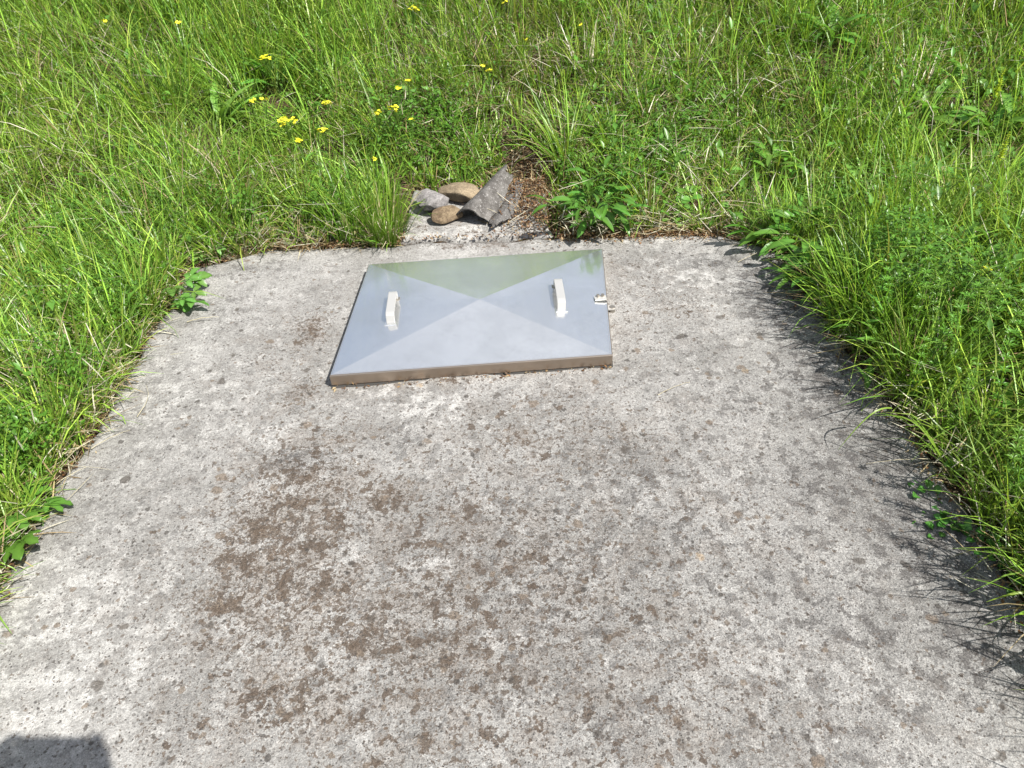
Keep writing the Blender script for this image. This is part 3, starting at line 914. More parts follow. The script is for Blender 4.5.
HERB = [(440, 140, .22, 2600), (395, 150, .15, 1000), (640, 160, .22, 1300), (700, 140, .25, 1100), (560, 190, .08, 350), (90, 250, .25, 900), (300, 120, .3, 900), (950, 130, .4, 1400),
        (860, 230, .25, 1300), (930, 330, .25, 1600), (980, 430, .2, 1500), (820, 60, .4, 1000), (200, 60, .6, 900), (60, 330, .2, 700), (700, 20, .5, 700), (990, 520, .14, 900), (905, 395, .14, 1900), (935, 445, .14, 2000), (965, 500, .14, 2800), (920, 430, .10, 1200), (985, 545, .10, 1400), (875, 350, .13, 1500), (838, 300, .12, 1500), (1005, 560, .14, 2200), (1020, 620, .16, 1200), (130, 330, .12, 600), (90, 400, .12, 600), (40, 470, .10, 500), (250, 235, .10, 400), (330, 225, .10, 400), (620, 200, .12, 500), (880, 300, .1, 600), (520, 15, .5, 700), (530, 165, .13, 420), (548, 215, .07, 160), (180, 200, .4, 700)]
for px, py, r, cnt in HERB:
    c0 = at(px, py)
    P = np.stack([RNG.normal(c0.x, r * .55, cnt), RNG.normal(c0.y, r * .55, cnt)], -1)
    P = P[keep_mask(P[:, 0], P[:, 1]) > .3]; n = len(P)
    hz = height_field(P[:, 0], P[:, 1]) * RNG.uniform(.25, 1.0, n)
    g = np.array([.075, .170, .022]) * RNG.uniform(.7, 1.35, (n, 1)) * RNG.uniform(.93, 1.07, (n, 3))
    push(*leaflets(P, H(P[:, 0], P[:, 1]) + hz, RNG.uniform(.009, .024, n), RNG.uniform(0, 6.28, n), RNG.normal(.15, .45, n), g))
P = scatter(9000); n = len(P)
hz = height_field(P[:, 0], P[:, 1]) * RNG.uniform(.15, .9, n)
g = np.array([.070, .155, .022]) * RNG.uniform(.65, 1.35, (n, 1)) * RNG.uniform(.93, 1.07, (n, 3))
push(*leaflets(P, H(P[:, 0], P[:, 1]) + hz, RNG.uniform(.008, .030, n), RNG.uniform(0, 6.28, n), RNG.normal(.15, .45, n), g))
# broader leaves of docks, plantains and dandelions lost in the grass
P = scatter(7500, lambda x, y: np.where(x > .3, 1.0, .22)); n = len(P)
hz = height_field(P[:, 0], P[:, 1]) * RNG.uniform(.2, .95, n)
g = np.array([.085, .190, .030]) * RNG.uniform(.65, 1.35, (n, 1)) * RNG.uniform(.93, 1.07, (n, 3))
push(*leaflets(P, H(P[:, 0], P[:, 1]) + hz, RNG.uniform(.025, .065, n), RNG.uniform(0, 6.28, n), RNG.normal(.35, .45, n), g, .42))
gc = link('ground_cover', np_mesh('ground_cover', np.concatenate(allV), np.concatenate(allT), np.concatenate(allC)), M_LEAF)
tag(gc, 'small leaved green herbs growing through the grass', 'herbs', kind='stuff')

# brown litter and moss in the hollow behind the stones and along the back edge
allV, allT, allC = [], [], []
def litter(cnt, gen, zmax):
    P = gen(cnt); n = len(P)
    pal = np.array([[.15, .075, .032], [.10, .052, .026], [.24, .16, .085], [.19, .10, .045], [.34, .27, .17], [.07, .045, .028]])
    c = pal[RNG.integers(0, len(pal), n)] * RNG.uniform(.7, 1.2, (n, 1))
    z = np.where(in_slab(P[:, 0], P[:, 1]) > -.004, .002, H(P[:, 0], P[:, 1]))
    onap = (P[:, 0] > -.43) & (P[:, 0] < .17) & (P[:, 1] < 3.03)
    z = np.where(onap, np.maximum(z, .008 + .05 * (P[:, 1] - 2.66) / .36), z)
    push(*leaflets(P, z + RNG.uniform(.001, zmax, n), RNG.uniform(.004, .017, n), RNG.uniform(0, 6.28, n), RNG.normal(.1, .5, n), c, .5))
litter(6500, lambda k: np.stack([RNG.normal(.12, .10, k), RNG.normal(3.02, .13, k)], -1), .03)
litter(500, lambda k: np.stack([RNG.uniform(-.42, .05, k), RNG.normal(3.06, .035, k)], -1), .03)
litter(900, lambda k: np.stack([RNG.normal(.13, .07, k), RNG.normal(2.80, .06, k)], -1), .02)
litter(110, lambda k: np.stack([(q := RNG.uniform(-.40, .15, k)), slab_b(q) + RNG.normal(.008, .006, k)], -1), .008)
litter(4500, lambda k: np.stack([(q := RNG.uniform(.2, 1.0, k)), slab_b(q) + RNG.normal(.02, .035, k)], -1), .012)
litter(1400, lambda k: np.stack([(q := RNG.uniform(-1.05, -.4, k)), slab_b(q) + RNG.normal(.012, .022, k)], -1), .012)
litter(1600, lambda k: np.stack([slab_l(q := RNG.uniform(.5, 2.6, k)) - RNG.normal(.012, .02, k), q], -1), .010)
def rim_dirt(k):
    u = RNG.uniform(-1, 1, k); pts = np.array([tuple(HO + Matrix.Rotation(hrot, 3, 'Z') @ hp(a, -1, 0)) for a in u])
    return np.stack([pts[:, 0], pts[:, 1] - np.abs(RNG.normal(.008, .010, k))], -1)
litter(130, rim_dirt, .002)
litter(1300, lambda k: np.stack([slab_r(q := RNG.uniform(.5, 2.6, k)) + RNG.normal(.0, .035, k), q], -1), .008)
lit = link('leaf_litter', np_mesh('leaf_litter', np.concatenate(allV), np.concatenate(allT), np.concatenate(allC)), M_DRY)
tag(lit, 'rust brown moss and leaf litter in the hollow behind the stones', 'leaf litter', kind='stuff')

# ------------------------------------------------------------------ leafy plants
def leaf_mesh(kind, seed, base=(.085, .185, .026)):
    """a leaf of unit length along +X with petiole, folded midrib and a drooping tip"""
    r = random.Random(seed)
    V, T, Cc = [], [], []
    base = np.array(base)
    def blade(o, ang, L, Wd, n=6, teeth=0.0, tipdrop=.25, point=1.0, shift=.45):
        i0 = len(V)
        ca, sa = math.cos(ang), math.sin(ang)
        for i in range(n + 1):
            t = i / n
            w = Wd * (math.sin(math.pi * min(1, t ** shift if t < 1 else 1)) if False else (t ** .7) * (1 - t) ** (.75 * point) * 2.1)
            if 0 < i < n: w *= 1 + teeth * (1 if i % 2 else -1) + r.uniform(-.06, .06)
            x = L * t; z = -tipdrop * L * t * t + .06 * L * math.sin(3 * t)
            for s_ in (1, 0, -1):
                y = s_ * w * L / 2
                V.append((o[0] + x * ca - y * sa, o[1] + x * sa + y * ca, o[2] + z + abs(s_) * w * L * .16 + r.uniform(-.004, .004)))
                Cc.append(base * (1.35 if s_ == 0 else r.uniform(.85, 1.08)))
        for i in range(n):
            a = i0 + 3 * i
            for k in (0, 1):
                T.append((a + k, a + k + 1, a + k + 4)); T.append((a + k, a + k + 4, a + k + 3))
    def petiole(p, q, w=.016):
        i0 = len(V); p, q = Vector(p), Vector(q)
        d = (q - p).normalized(); sd = Vector((-d.y, d.x, 0)) * w
        upv = Vector((0, 0, w))
        for a in (p, q):
            for o in (sd, upv, -sd):
                V.append(tuple(a + o)); Cc.append(base * np.array([1.5, 1.15, 1.3]))
        for k in range(3):
            j = (k + 1) % 3
            T.append((i0 + k, i0 + j, i0 + 3 + j)); T.append((i0 + k, i0 + 3 + j, i0 + 3 + k))
    if kind == 'lance':
        petiole((0, 0, 0), (.22, 0, 0)); blade((.2, 0, 0), 0, .8, .36, 7, .06)
    elif kind == 'long':
        petiole((0, 0, 0), (.15, 0, 0)); blade((.12, 0, 0), 0, .88, .20, 8, .10, .35)
    elif kind == 'round':
        petiole((0, 0, 0), (.45, 0, 0)); blade((.42, 0, 0), 0, .58, .85, 5, .08, .15, .7)
    elif kind == 'trifoliate':
        petiole((0, 0, 0), (.45, 0, 0)); petiole((.45, 0, 0), (.55, 0, 0), .01)
        blade((.52, 0, 0), 0, .48, .70, 6, .10, .2); blade((.44, .01, 0), 1.15, .38, .70, 6, .10, .2); blade((.44, -.01, 0), -1.15, .38, .70, 6, .10, .2)
    elif kind == 'cut':
        petiole((0, 0, 0), (.40, 0, 0))
        for a_, l_ in ((0, .60), (.72, .50), (-.72, .50), (1.6, .36), (-1.6, .36)):
            blade((.39, 0, 0), a_, l_, .52, 6, .22, .18, .8)
    return np_mesh('leaf', V, T, np.array(Cc))
def stem_mesh(paths, w, col, name='stem'):
    """thin tapered three-sided stems; paths: list of point lists"""
    V, T = [], []
    for pts in paths:
        pts = [Vector(p) for p in pts]; i0 = len(V); n = len(pts)
        for i, p in enumerate(pts):
            d = (pts[min(i + 1, n - 1)] - pts[max(i - 1, 0)]).normalized()
            a = d.cross(Vector((.3, .9, .2))).normalized(); b = d.cross(a)
            ww = w * (1 - .55 * i / max(1, n - 1))
            for k in range(3):
                V.append(p + (a * math.cos(k * 2.094) + b * math.sin(k * 2.094)) * ww)
        for i in range(n - 1):
            for k in range(3):
                q, j = i0 + 3 * i, (k + 1) % 3
                T.append((q + k, q + j, q + 3 + j)); T.append((q + k, q + 3 + j, q + 3 + k))
    C_ = np.array(col)[None] * np.random.default_rng(len(V)).uniform(.85, 1.15, (len(V), 1))
    return np_mesh(name, [tuple(v) for v in V], T, C_)

LEAVES = {}
def leaves(kind, base):
    key = (kind, base)
    if key not in LEAVES: LEAVES[key] = [leaf_mesh(kind, i, base) for i in range(3)]
    return LEAVES[key]
PR = random.Random(5)
def bend(p0, p1, sag, n=4):
    p0, p1 = Vector(p0), Vector(p1)
    return [p0.lerp(p1, i / n) + Vector((0, 0, sag * math.sin(math.pi * i / n))) for i in range(n + 1)]
def plant(name, label, cat, base, kind, n, ln, height, spread, green=(.085, .185, .026), pitch=(-.1, .9), toward=None, arc=math.pi, stems=5, group=None):
    """leafy clump: stems rise from the base and each leaf leaves its stem outwards"""
    t = thing(name, label, cat, base, 0, group)
    paths = []
    for i in range(stems):
        a = (toward if toward is not None else 0) + PR.uniform(-arc, arc)
        rr = spread * PR.uniform(.25, 1); hh = height * PR.uniform(.55, 1) * (1 - .35 * rr / max(spread, 1e-3))
        paths.append(bend((PR.uniform(-.015, .015), PR.uniform(-.015, .015), 0), (math.cos(a) * rr, math.sin(a) * rr, hh), .03))
    link('stem', stem_mesh(paths, .0022, np.array(green) * np.array([1.3, 1.0, 1.3])), M_LEAF, t)
    ms = leaves(kind, green)
    for i in range(n):
        pth = paths[i % stems]
        f = PR.uniform(.12, 1) ** .8 * (len(pth) - 1); k = min(int(f), len(pth) - 2)
        q = pth[k].lerp(pth[k + 1], f - k)
        out = math.atan2(pth[-1].y, pth[-1].x) + PR.uniform(-1.5, 1.5)
        o = link('leaf', ms[i % 3], M_LEAF, t)
        sc = PR.uniform(*ln)
        o.location = q
        o.rotation_euler = Euler((PR.uniform(-.45, .45), -PR.uniform(*pitch), out))
        o.scale = (sc, sc * PR.uniform(.85, 1.15), sc)
    return t
GB = (.062, .150, .022)
plant('leafy_plant', 'bushy bright green broad-leaved plant at the back edge, right behind the hatch', 'plant', at(594, 232), 'lance', 110, (.065, .125), .27, .19, GB, (-.35, .55), stems=20)
plant('leafy_plant', 'small broad-leaved sprig on the back edge right of the bushy plant', 'plant', at(632, 236), 'round', 9, (.05, .08), .08, .06, GB, (-.1, .7), stems=4)
plant('leafy_plant', 'glossy plant with long leaves spreading over the far right corner of the slab', 'plant', at(800, 262), 'lance', 80, (.09, .14), .21, .24, (.075, .175, .024), (-.3, .5), stems=15, toward=3.2, arc=1.9)
plant('leafy_plant', 'leafy herb below the glossy plant on the right edge of the slab', 'plant', at(850, 320), 'long', 26, (.05, .09), .17, .12, (.085, .190, .024), (-.2, .8), stems=8, toward=3.3, arc=1.4)
plant('bramble', 'trailing bramble with rounded three-part leaves creeping onto the left edge of the slab', 'plant', at(172, 302), 'trifoliate', 11, (.085, .12), .12, .13, (.085, .185, .036), (-.35, .35), stems=5, toward=-.4, arc=1.3)
plant('bramble', 'small pale bramble sprig on the back left corner of the slab', 'plant', at(206, 258), 'trifoliate', 5, (.06, .085), .06, .08, (.13, .235, .06), (-.2, .4), stems=3, toward=-.3, arc=1.0)
plant('buttercup_plant', 'plant with deeply cut leaves hanging over the lower left edge of the slab', 'plant', at(8, 520), 'cut', 9, (.09, .125), .10, .15, (.070, .165, .024), (-.35, .3), stems=5, toward=-.3, arc=.9)
plant('buttercup_plant', 'pale cut-leaved plant in the grass above the lower left corner', 'plant', at(8, 470), 'cut', 10, (.07, .11), .17, .10, (.09, .19, .03), (-.1, .5), stems=5)
plant('clover', 'dark green low clover creeping onto the slab beside the right-hand grass', 'plant', at(958, 520), 'round', 46, (.028, .050), .035, .15, (.055, .145, .026), (-.1, .6), stems=9, toward=3.2, arc=1.3)
plant('clover', 'low clover patch under the tall grass at the lower right corner', 'plant', at(1012, 566), 'round', 34, (.028, .050), .035, .12, (.05, .135, .024), (-.1, .6), stems=7, toward=3.2, arc=1.3)
plant('dandelion_rosette', 'rosette of long pale green leaves in the meadow below the yellow flowers, left of centre', 'plant', at(222, 138), 'long', 16, (.18, .25), .10, .04, (.12, .225, .04), (.2, 1.0), stems=4)
plant('dandelion_rosette', 'broad dark leaf rosette just below the topmost left yellow flower cluster', 'plant', at(282, 100), 'lance', 13, (.15, .21), .11, .05, (.085, .19, .03), (.35, 1.1), stems=4)
plant('leafy_plant', 'round-leaved herb among the yellow flowers left of the stones', 'plant', at(424, 112), 'round', 9, (.06, .09), .18, .08, (.125, .235, .06), (-.1, .5), stems=4)
plant('dock_plant', 'clump of broad upright dock leaves at the right edge of the meadow', 'plant', at(992, 150), 'lance', 16, (.14, .21), .16, .08, (.10, .215, .035), (.2, 1.0), stems=5)
plant('dock_plant', 'broad-leaved dock high in the meadow above the right side of the slab', 'plant', at(826, 56), 'lance', 15, (.15, .22), .16, .08, (.09, .20, .03), (.2, 1.0), stems=5)
plant('dock_plant', 'broad-leaved clump in the grass between the two right-hand docks', 'plant', at(915, 130), 'lance', 14, (.12, .18), .16, .08, (.10, .21, .032), (.1, 1.0), stems=5)
plant('leafy_plant', 'leafy clump in the dense herbs to the right of the glossy corner plant', 'plant', at(848, 215), 'lance', 14, (.07, .12), .18, .10, (.105, .215, .035), (-.1, .8), stems=6)
plant('leafy_plant', 'round pale leaves in the thatch between bushy plant and glossy corner plant', 'plant', at(706, 208), 'round', 8, (.06, .085), .14, .09, (.125, .235, .05), (-.1, .6), stems=5)

plant('leafy_plant', 'low fan of long leaves at the slab edge just below the far right corner', 'plant', at(822, 292), 'lance', 30, (.08, .13), .13, .15, (.08, .185, .026), (-.3, .6), stems=8, toward=3.0, arc=1.5)
plant('leafy_plant', 'leafy weed in dark thatch midway along the back edge right of the hatch', 'plant', at(672, 226), 'round', 16, (.05, .085), .15, .10, (.085, .19, .03), (-.1, .7), stems=6)
plant('leafy_plant', 'upright broad-leaved weed in the grass above the far right corner', 'plant', at(765, 190), 'lance', 22, (.08, .13), .22, .11, (.095, .205, .03), (-.2, .8), stems=7)
plant('leafy_plant', 'broad-leaved weed beside the lone yellow buttercup on the right', 'plant', at(945, 285), 'lance', 24, (.08, .13), .24, .13, (.09, .20, .028), (-.2, .8), stems=7)
plant('leafy_plant', 'round-leaved weed high on the right bank under the upper flowering spike', 'plant', at(965, 105), 'round', 20, (.06, .10), .20, .13, (.10, .215, .035), (-.1, .7), stems=7)
plant('leafy_plant', 'dark leafy weed overhanging the middle of the right slab edge', 'plant', at(880, 372), 'long', 34, (.06, .10), .22, .15, (.08, .18, .024), (-.2, .8), stems=9, toward=3.2, arc=1.6)
# goosegrass: thin stems with rings of narrow leaves
def goosegrass(base, hh, lean, first=False):
    t = thing('goosegrass', 'upright goosegrass stem with rings of narrow leaves among the tall grass on the right', 'plant', base, 0, 'goosegrass stems on the right of the slab')
    tip = Vector((lean[0], lean[1], hh)); path = bend((0, 0, 0), tip, .02, 8)
    link('stem', stem_mesh([path], .0016, (.13, .21, .05)), M_LEAF, t)
    P_, Z_, s_, a_ = [], [], [], []
    for k in range(1, 9):
        q = path[k]; m_ = 8
        for j in range(m_):
            P_.append((q.x, q.y)); Z_.append(q.z); a_.append(j * 6.283 / m_ + k * .4); s_.append(.030 * (1 - .05 * k) * PR.uniform(.8, 1.15))
    n_ = len(P_)
    v, tt, c = leaflets(np.array(P_), np.array(Z_), np.array(s_), np.array(a_), np.random.default_rng(int(hh * 1e4)).uniform(.1, .6, n_), np.array([[.095, .205, .026]]) * np.random.default_rng(3).uniform(.8, 1.2, (n_, 1)), .24)
    tag(link('leaf_whorls', np_mesh('leaf_whorls', v, tt, c), M_LEAF, t), kind='stuff')
for i in range(54):
    yy = PR.uniform(.70, 1.95); xx = float(slab_r(yy)) + PR.uniform(.01, .34) 
    goosegrass(Vector((xx, yy, float(H(xx, yy)))), PR.uniform(.24, .38), (PR.uniform(-.10, .03), PR.uniform(-.07, .05)))

# ------------------------------------------------------------------ yellow flowers
k = NT('yellow_petals'); M_PETAL = k.done(k.mix(k.noise(60, 2), (.58, .54, .015), (.68, .66, .04)), .5, spec=.3)
M_PETAL.node_tree.nodes['Principled BSDF'].inputs['Subsurface Weight'].default_value = .0
def flower_head_mesh(seed):
    r = random.Random(seed); V, T = [(0, 0, 0)], []
    for i in range(5):
        a = i * 1.2566 + r.uniform(-.1, .1); L = r.uniform(.85, 1.1)
        i0 = len(V)
        for da, rr, z in ((-.48, .75, .28), (0, 1.0 * L, .34), (.48, .75, .28)):
            V.append((math.cos(a + da) * rr, math.sin(a + da) * rr, z))
        T += [(0, i0, i0 + 1), (0, i0 + 1, i0 + 2)]
    i0 = len(V)
    for i in range(6):
        V.append((math.cos(i * 1.047) * .28, math.sin(i * 1.047) * .28, .12))
    V.append((0, 0, .30))
    for i in range(6): T.append((i0 + i, i0 + (i + 1) % 6, i0 + 6))
    return np_mesh('flower_head', V, T, smooth=False)
HEADS = [flower_head_mesh(i) for i in range(3)]
for h_ in HEADS: h_.materials.append(M_PETAL)
def yellow_flower(px, py, nh, spread, label, lift=.27, size=.0095):
    top = at(px, py, lift=lift)
    foot = Vector((top.x + PR.uniform(-.05, .05), top.y + PR.uniform(-.04, .04), 0)); foot.z = float(H(foot.x, foot.y))
    t = thing('yellow_flower', label, 'flower', foot)
    rel = top - foot
    pts, paths = [], []
    fork = rel * .72
    paths.append(bend((0, 0, 0), fork, .01, 5))
    nh = nh if nh == 1 else int(nh * 1.7)
    for i in range(nh):
        a = PR.uniform(0, 6.28); rr = spread * math.sqrt(PR.random()) if nh > 1 else 0
        p_ = rel + Vector((math.cos(a) * rr, math.sin(a) * rr * .8, PR.uniform(-.35, .35) * spread))
        pts.append(p_); paths.append(bend(fork, p_, .006, 3))
    link('stem', stem_mesh(paths, .0015, (.10, .19, .03)), M_LEAF, t)
    for i, p_ in enumerate(pts):
        o = link('flower_head', HEADS[i % 3], M_PETAL, t)
        sc = size * PR.uniform(.8, 1.2)
        o.location = p_; o.scale = (sc, sc, sc)
        o.rotation_euler = (PR.uniform(-.2, .75), PR.uniform(-.4, .4), PR.uniform(0, 6))
    ms = leaves('long', (.095, .195, .026))
    for i in range(4):
        o = link('leaf', ms[i % 3], M_LEAF, t); sc = PR.uniform(.05, .08)
        o.location = fork * PR.uniform(.3, .95); o.scale = (sc,) * 3; o.rotation_euler = (0, -PR.uniform(.1, .8), PR.uniform(0, 6.28))
for f in ((104, 21, 2, .012, 'single yellow flower near the top left corner of the meadow'),
          (180, 23, 3, .014, 'yellow flower at the top of the meadow, right of the one in the left corner'),
          (266, 58, 8, .026, 'tall yellow flower cluster standing alone above the broad dark leaf rosette'),
          (251, 100, 4, .018, 'left flower of the small yellow pair below the tall lone cluster'),
          (265, 100, 3, .014, 'right flower of the small yellow pair below the tall lone cluster'),
          (287, 121, 13, .042, 'widest yellow flower cluster, in the middle of the left flower patch'),
          (298, 140, 4, .015, 'yellow flower hanging lowest under the widest cluster'),
          (328, 103, 6, .020, 'upper yellow flower right of the widest cluster'),
          (322, 131, 5, .020, 'lower yellow flower right of the widest cluster'),
          (415, 8, 9, .026, 'full yellow flower cluster touching the top edge of the photo left of centre'),
          (408, 81, 4, .014, 'topmost yellow flower of the patch above the grey stone'),
          (398, 88, 4, .014, 'yellow flower just left below the topmost one above the grey stone'),
          (394, 109, 7, .022, 'right flower of the lower yellow pair above the grey stone'),
          (378, 113, 5, .020, 'left flower of the lower yellow pair above the grey stone'),
          (413, 120, 2, .010, 'tiny yellow flower right of the lower yellow pair above the grey stone'),
          (373, 159, 2, .010, 'lone yellow flower low in the grass left of the stones'),
          (352, 200, 1, .0, 'very small yellow flower just above the back left of the hatch'),
          (482, 66, 3, .012, 'upper yellow flower of the pair in dry grass above the broken sheet'),
          (489, 71, 3, .012, 'lower yellow flower of the pair in dry grass above the broken sheet'),
          (504, 2, 2, .012, 'yellow flower at the top edge right of the full cluster'),
          (525, 40, 2, .012, 'lone yellow flower in the dry grass above the soil hollow'),
          (581, 25, 1, .0, 'single yellow dot of a flower top centre, right of the lone dry grass flower'),
          (987, 268, 2, .010, 'lone yellow buttercup in the tall green grass on the right')):
    yellow_flower(*f)

def spike(px, py, L, label, lift=.30):
    """yellow-green flowering spike"""
    top = at(px, py, lift=lift)
    foot = Vector((top.x + .02, top.y + .03, 0)); foot.z = float(H(foot.x, foot.y))
    t = thing('flower_spike', label, 'plant', foot)
    rel = top - foot
    link('stem', stem_mesh([bend((0, 0, 0), rel, .0, 5)], .0025, (.13, .21, .04)), M_LEAF, t)
    r = np.random.default_rng(px); n_ = 90
    f = r.random(n_) ** .8
    d = rel.normalized(); start = rel - d * L
    P_ = np.array([list(start + d * (L * q)) for q in f])
    v, tt, c = leaflets(P_[:, :2], P_[:, 2], .020 * (1.25 - f), r.uniform(0, 6.28, n_), r.uniform(.2, 1.0, n_), np.array([[.34, .40, .03]]) * r.uniform(.75, 1.15, (n_, 1)), .6)
    tag(link('florets', np_mesh('florets', v, tt, c), M_LEAF, t), kind='stuff')
spike(1006, 66, .14, 'yellow-green flowering spike at the far right edge, upper one near the top corner')
spike(1010, 132, .12, 'yellow-green flowering spike on the right edge above the dock leaves')

# ------------------------------------------------------------------ single stalks and blades on the concrete
def stalk(a, b, label, z0=.006, z1=.02, bow=0.0, w=.0016, col=(.50, .45, .33), name='dry_stalk', cat='straw'):
    p = at(*a, flat=z0); q = at(*b, flat=z1)
    mid = (p + q) / 2; side = (q - p).cross(Vector((0, 0, 1))).normalized()
    pts = [p.lerp(q, i / 6) + side * bow * math.sin(math.pi * i / 6) + Vector((0, 0, .006 * math.sin(math.pi * i / 6) + .0015 * (i % 2))) - p for i in range(7)]
    o = link(name, stem_mesh([pts], w, col, name), M_DRY if name == 'dry_stalk' else M_LEAF)
    o.location = p
    tag(o, label, cat)
stalk((112, 387), (146, 376), 'short pale straw sticking out over the left edge of the slab below the bramble')
stalk((137, 417), (146, 385), 'thin curved straw lying on the slab just below the short pale straw', bow=.02, w=.0011)
stalk((91, 449), (130, 430), 'straw lying on the left edge, halfway down the slab', w=.0012)
stalk((187, 322), (219, 317), 'pale straw below the trailing bramble on the left', w=.0015)
stalk((43, 494), (86, 467), 'long straw along the left edge above the cut-leaved plant')
stalk((658, 395), (690, 382), 'lone short straw on the open concrete right of the hatch', z1=.006, w=.0012)
stalk((930, 459), (866, 464), 'grey straw jutting left from the right grass across its shadow', w=.0012, z0=.03, z1=.008)
stalk((890, 348), (853, 333), 'fine straw jutting from the right edge beside the leafy herb', z0=.05, z1=.01, w=.0011)
stalk((922, 425), (864, 408), 'thin brown straw reaching out of the right grass above the grey straw', z0=.05, z1=.01, w=.0011, col=(.36, .29, .19))
stalk((984, 523), (948, 491), 'stiff straw in the clover at the lower right', z0=.03, z1=.03)
stalk((820, 297), (782, 322), 'fine straw hanging over the slab under the glossy corner plant', z0=.04, z1=.008, w=.0010)
stalk((738, 262), (790, 240), 'straw lying across the far right corner of the slab', z0=.006, z1=.04, w=.0013)
def blade(a, b, za, zb, bow, label, w=.006, col=(.13, .23, .03)):
    p = at(*a, flat=za); q = at(*b, flat=zb)
    side = (q - p).cross(ray(*a)).normalized()
    n = 8; V, T = [], []
    for i in range(n + 1):
        t = i / n
        c = p.lerp(q, t) + Vector((0, 0, bow * math.sin(math.pi * t))) - p
        ww = w * (1 - t) ** .6 * .5 + .0002
        V += [tuple(c + side * ww), tuple(c + Vector((0, 0, -.0012 * (1 - t)))), tuple(c - side * ww)]
    for i in range(n):
        q_ = 3 * i
        for k_ in (0, 1): T += [(q_ + k_, q_ + k_ + 1, q_ + k_ + 4), (q_ + k_, q_ + k_ + 4, q_ + k_ + 3)]
    o = link('green_stalk', np_mesh('green_stalk', V, T, np.tile(np.array(col), (len(V), 1))), M_LEAF)
    o.location = p
    tag(o, label, 'grass stalk')
blade((-14, 596), (12, 634), .05, .045, .03, 'single green grass blade poking in over the lower left of the slab', .008)
blade((1050, 596), (986, 602), .06, .05, .025, 'bright yellow-green blade arching in from the lower right edge', .008, (.20, .28, .03))
blade((892, 408), (838, 450), .12, .02, .05, 'curved green blade bending onto the shaded concrete on the right', .005, (.17, .25, .04))
blade((940, 455), (872, 416), .10, .14, .05, 'long arching blade leaning out of the right grass above the grey straw', .005, (.16, .25, .03))
blade((1005, 500), (950, 470), .14, .10, .03, 'flat pale blade crossing the goosegrass on the right', .005, (.20, .27, .06))

# a rank tuft beside the stones, fresh and taller than the rest
def grass_tuft(px, py, n, hmax, rad, label):
    b_ = at(px, py)
    r = np.random.default_rng(px)
    a = r.uniform(0, 6.283, n); q = np.sqrt(r.random(n)) * rad
    P_ = np.stack([np.cos(a) * q, np.sin(a) * q], -1)
    g = np.array([[.115, .225, .022]]) * r.uniform(.75, 1.2, (n, 1))
    dr = (r.random(n) < .12)[:, None]; g = np.where(dr, np.array([[.42, .37, .22]]), g)
    v, t_, c = ribbons(P_, np.zeros(n) - .005, hmax * r.uniform(.45, 1, n), r.uniform(.003, .0062, n), a + r.normal(0, .4, n), r.uniform(.02, .42, n), r.gamma(2, .25, n), r.normal(0, .5, n), g * .85, g, 4)
    o = link('grass_tuft', np_mesh('grass_tuft', v, t_, c), M_LEAF)
    o.location = b_
    tag(o, label, 'grass tuft')
grass_tuft(386, 240, 260, .26, .085, 'tall fresh grass tuft standing at the slab edge left of the stones')
grass_tuft(352, 238, 180, .22, .07, 'lower grass tuft directly left of the tall one beside the stones')
grass_tuft(905, 372, 240, .32, .08, 'tall grass tuft leaning over the middle of the right slab edge')
grass_tuft(838, 292, 200, .26, .07, 'grass tuft between the glossy corner plant and the leafy herb')

# ------------------------------------------------------------------ the photographer, standing behind the picture; the hands' shadow falls on the slab
def skin(name, verts, edges, rad, mat, parent=None, root=0, levels=2):
    me = bpy.data.meshes.new(name); me.from_pydata([tuple(v) for v in verts], edges, [])
    tmp = bpy.data.objects.new(name, me); COL.objects.link(tmp)
    sm = tmp.modifiers.new('skin', 'SKIN'); sm.use_smooth_shade = True
    for i, r_ in enumerate(rad):
        d = me.skin_vertices[0].data[i]; d.radius = r_ if isinstance(r_, tuple) else (r_, r_); d.use_root = (i == root)
    sb = tmp.modifiers.new('sub', 'SUBSURF'); sb.levels = levels; sb.render_levels = levels
    dg = bpy.context.evaluated_depsgraph_get()
    out = bpy.data.meshes.new_from_object(tmp.evaluated_get(dg))
    bpy.data.objects.remove(tmp); bpy.data.meshes.remove(me)
    out.name = name
    out.materials.clear()
    return link(name, out, mat, parent)
PX = Vector((0.0, -.47, 0))
CAMP = Vector((0, 0, CAM_H))
phone_c = CAMP - _fw * .016 - rt * .05 - up * .012
M_SKIN = NT('skin').done((.52, .32, .23), .55, spec=.35)
person = thing('person', 'standing person holding up a phone, casting the shadow at the lower left', 'person', PX)
V, E_, Rd = [], [], []
def add(p, r_, par=None):
    V.append(Vector(p)); Rd.append(r_)
    if par is not None: E_.append((par, len(V) - 1))
    return len(V) - 1
pel = add((0, 0, .93), .098)
spi = add((0, .01, 1.12), .098, pel); che = add((0, .02, 1.30), .108, spi); nec = add((0, .045, 1.45), .058, che)
hd1 = add((0, .085, 1.535), .072, nec); hd2 = add((0, .100, 1.60), .090, hd1); hd3 = add((0, .085, 1.665), .080, hd2)
nose = add((0, .200, 1.555), .012, hd1)
lp = phone_c - PX
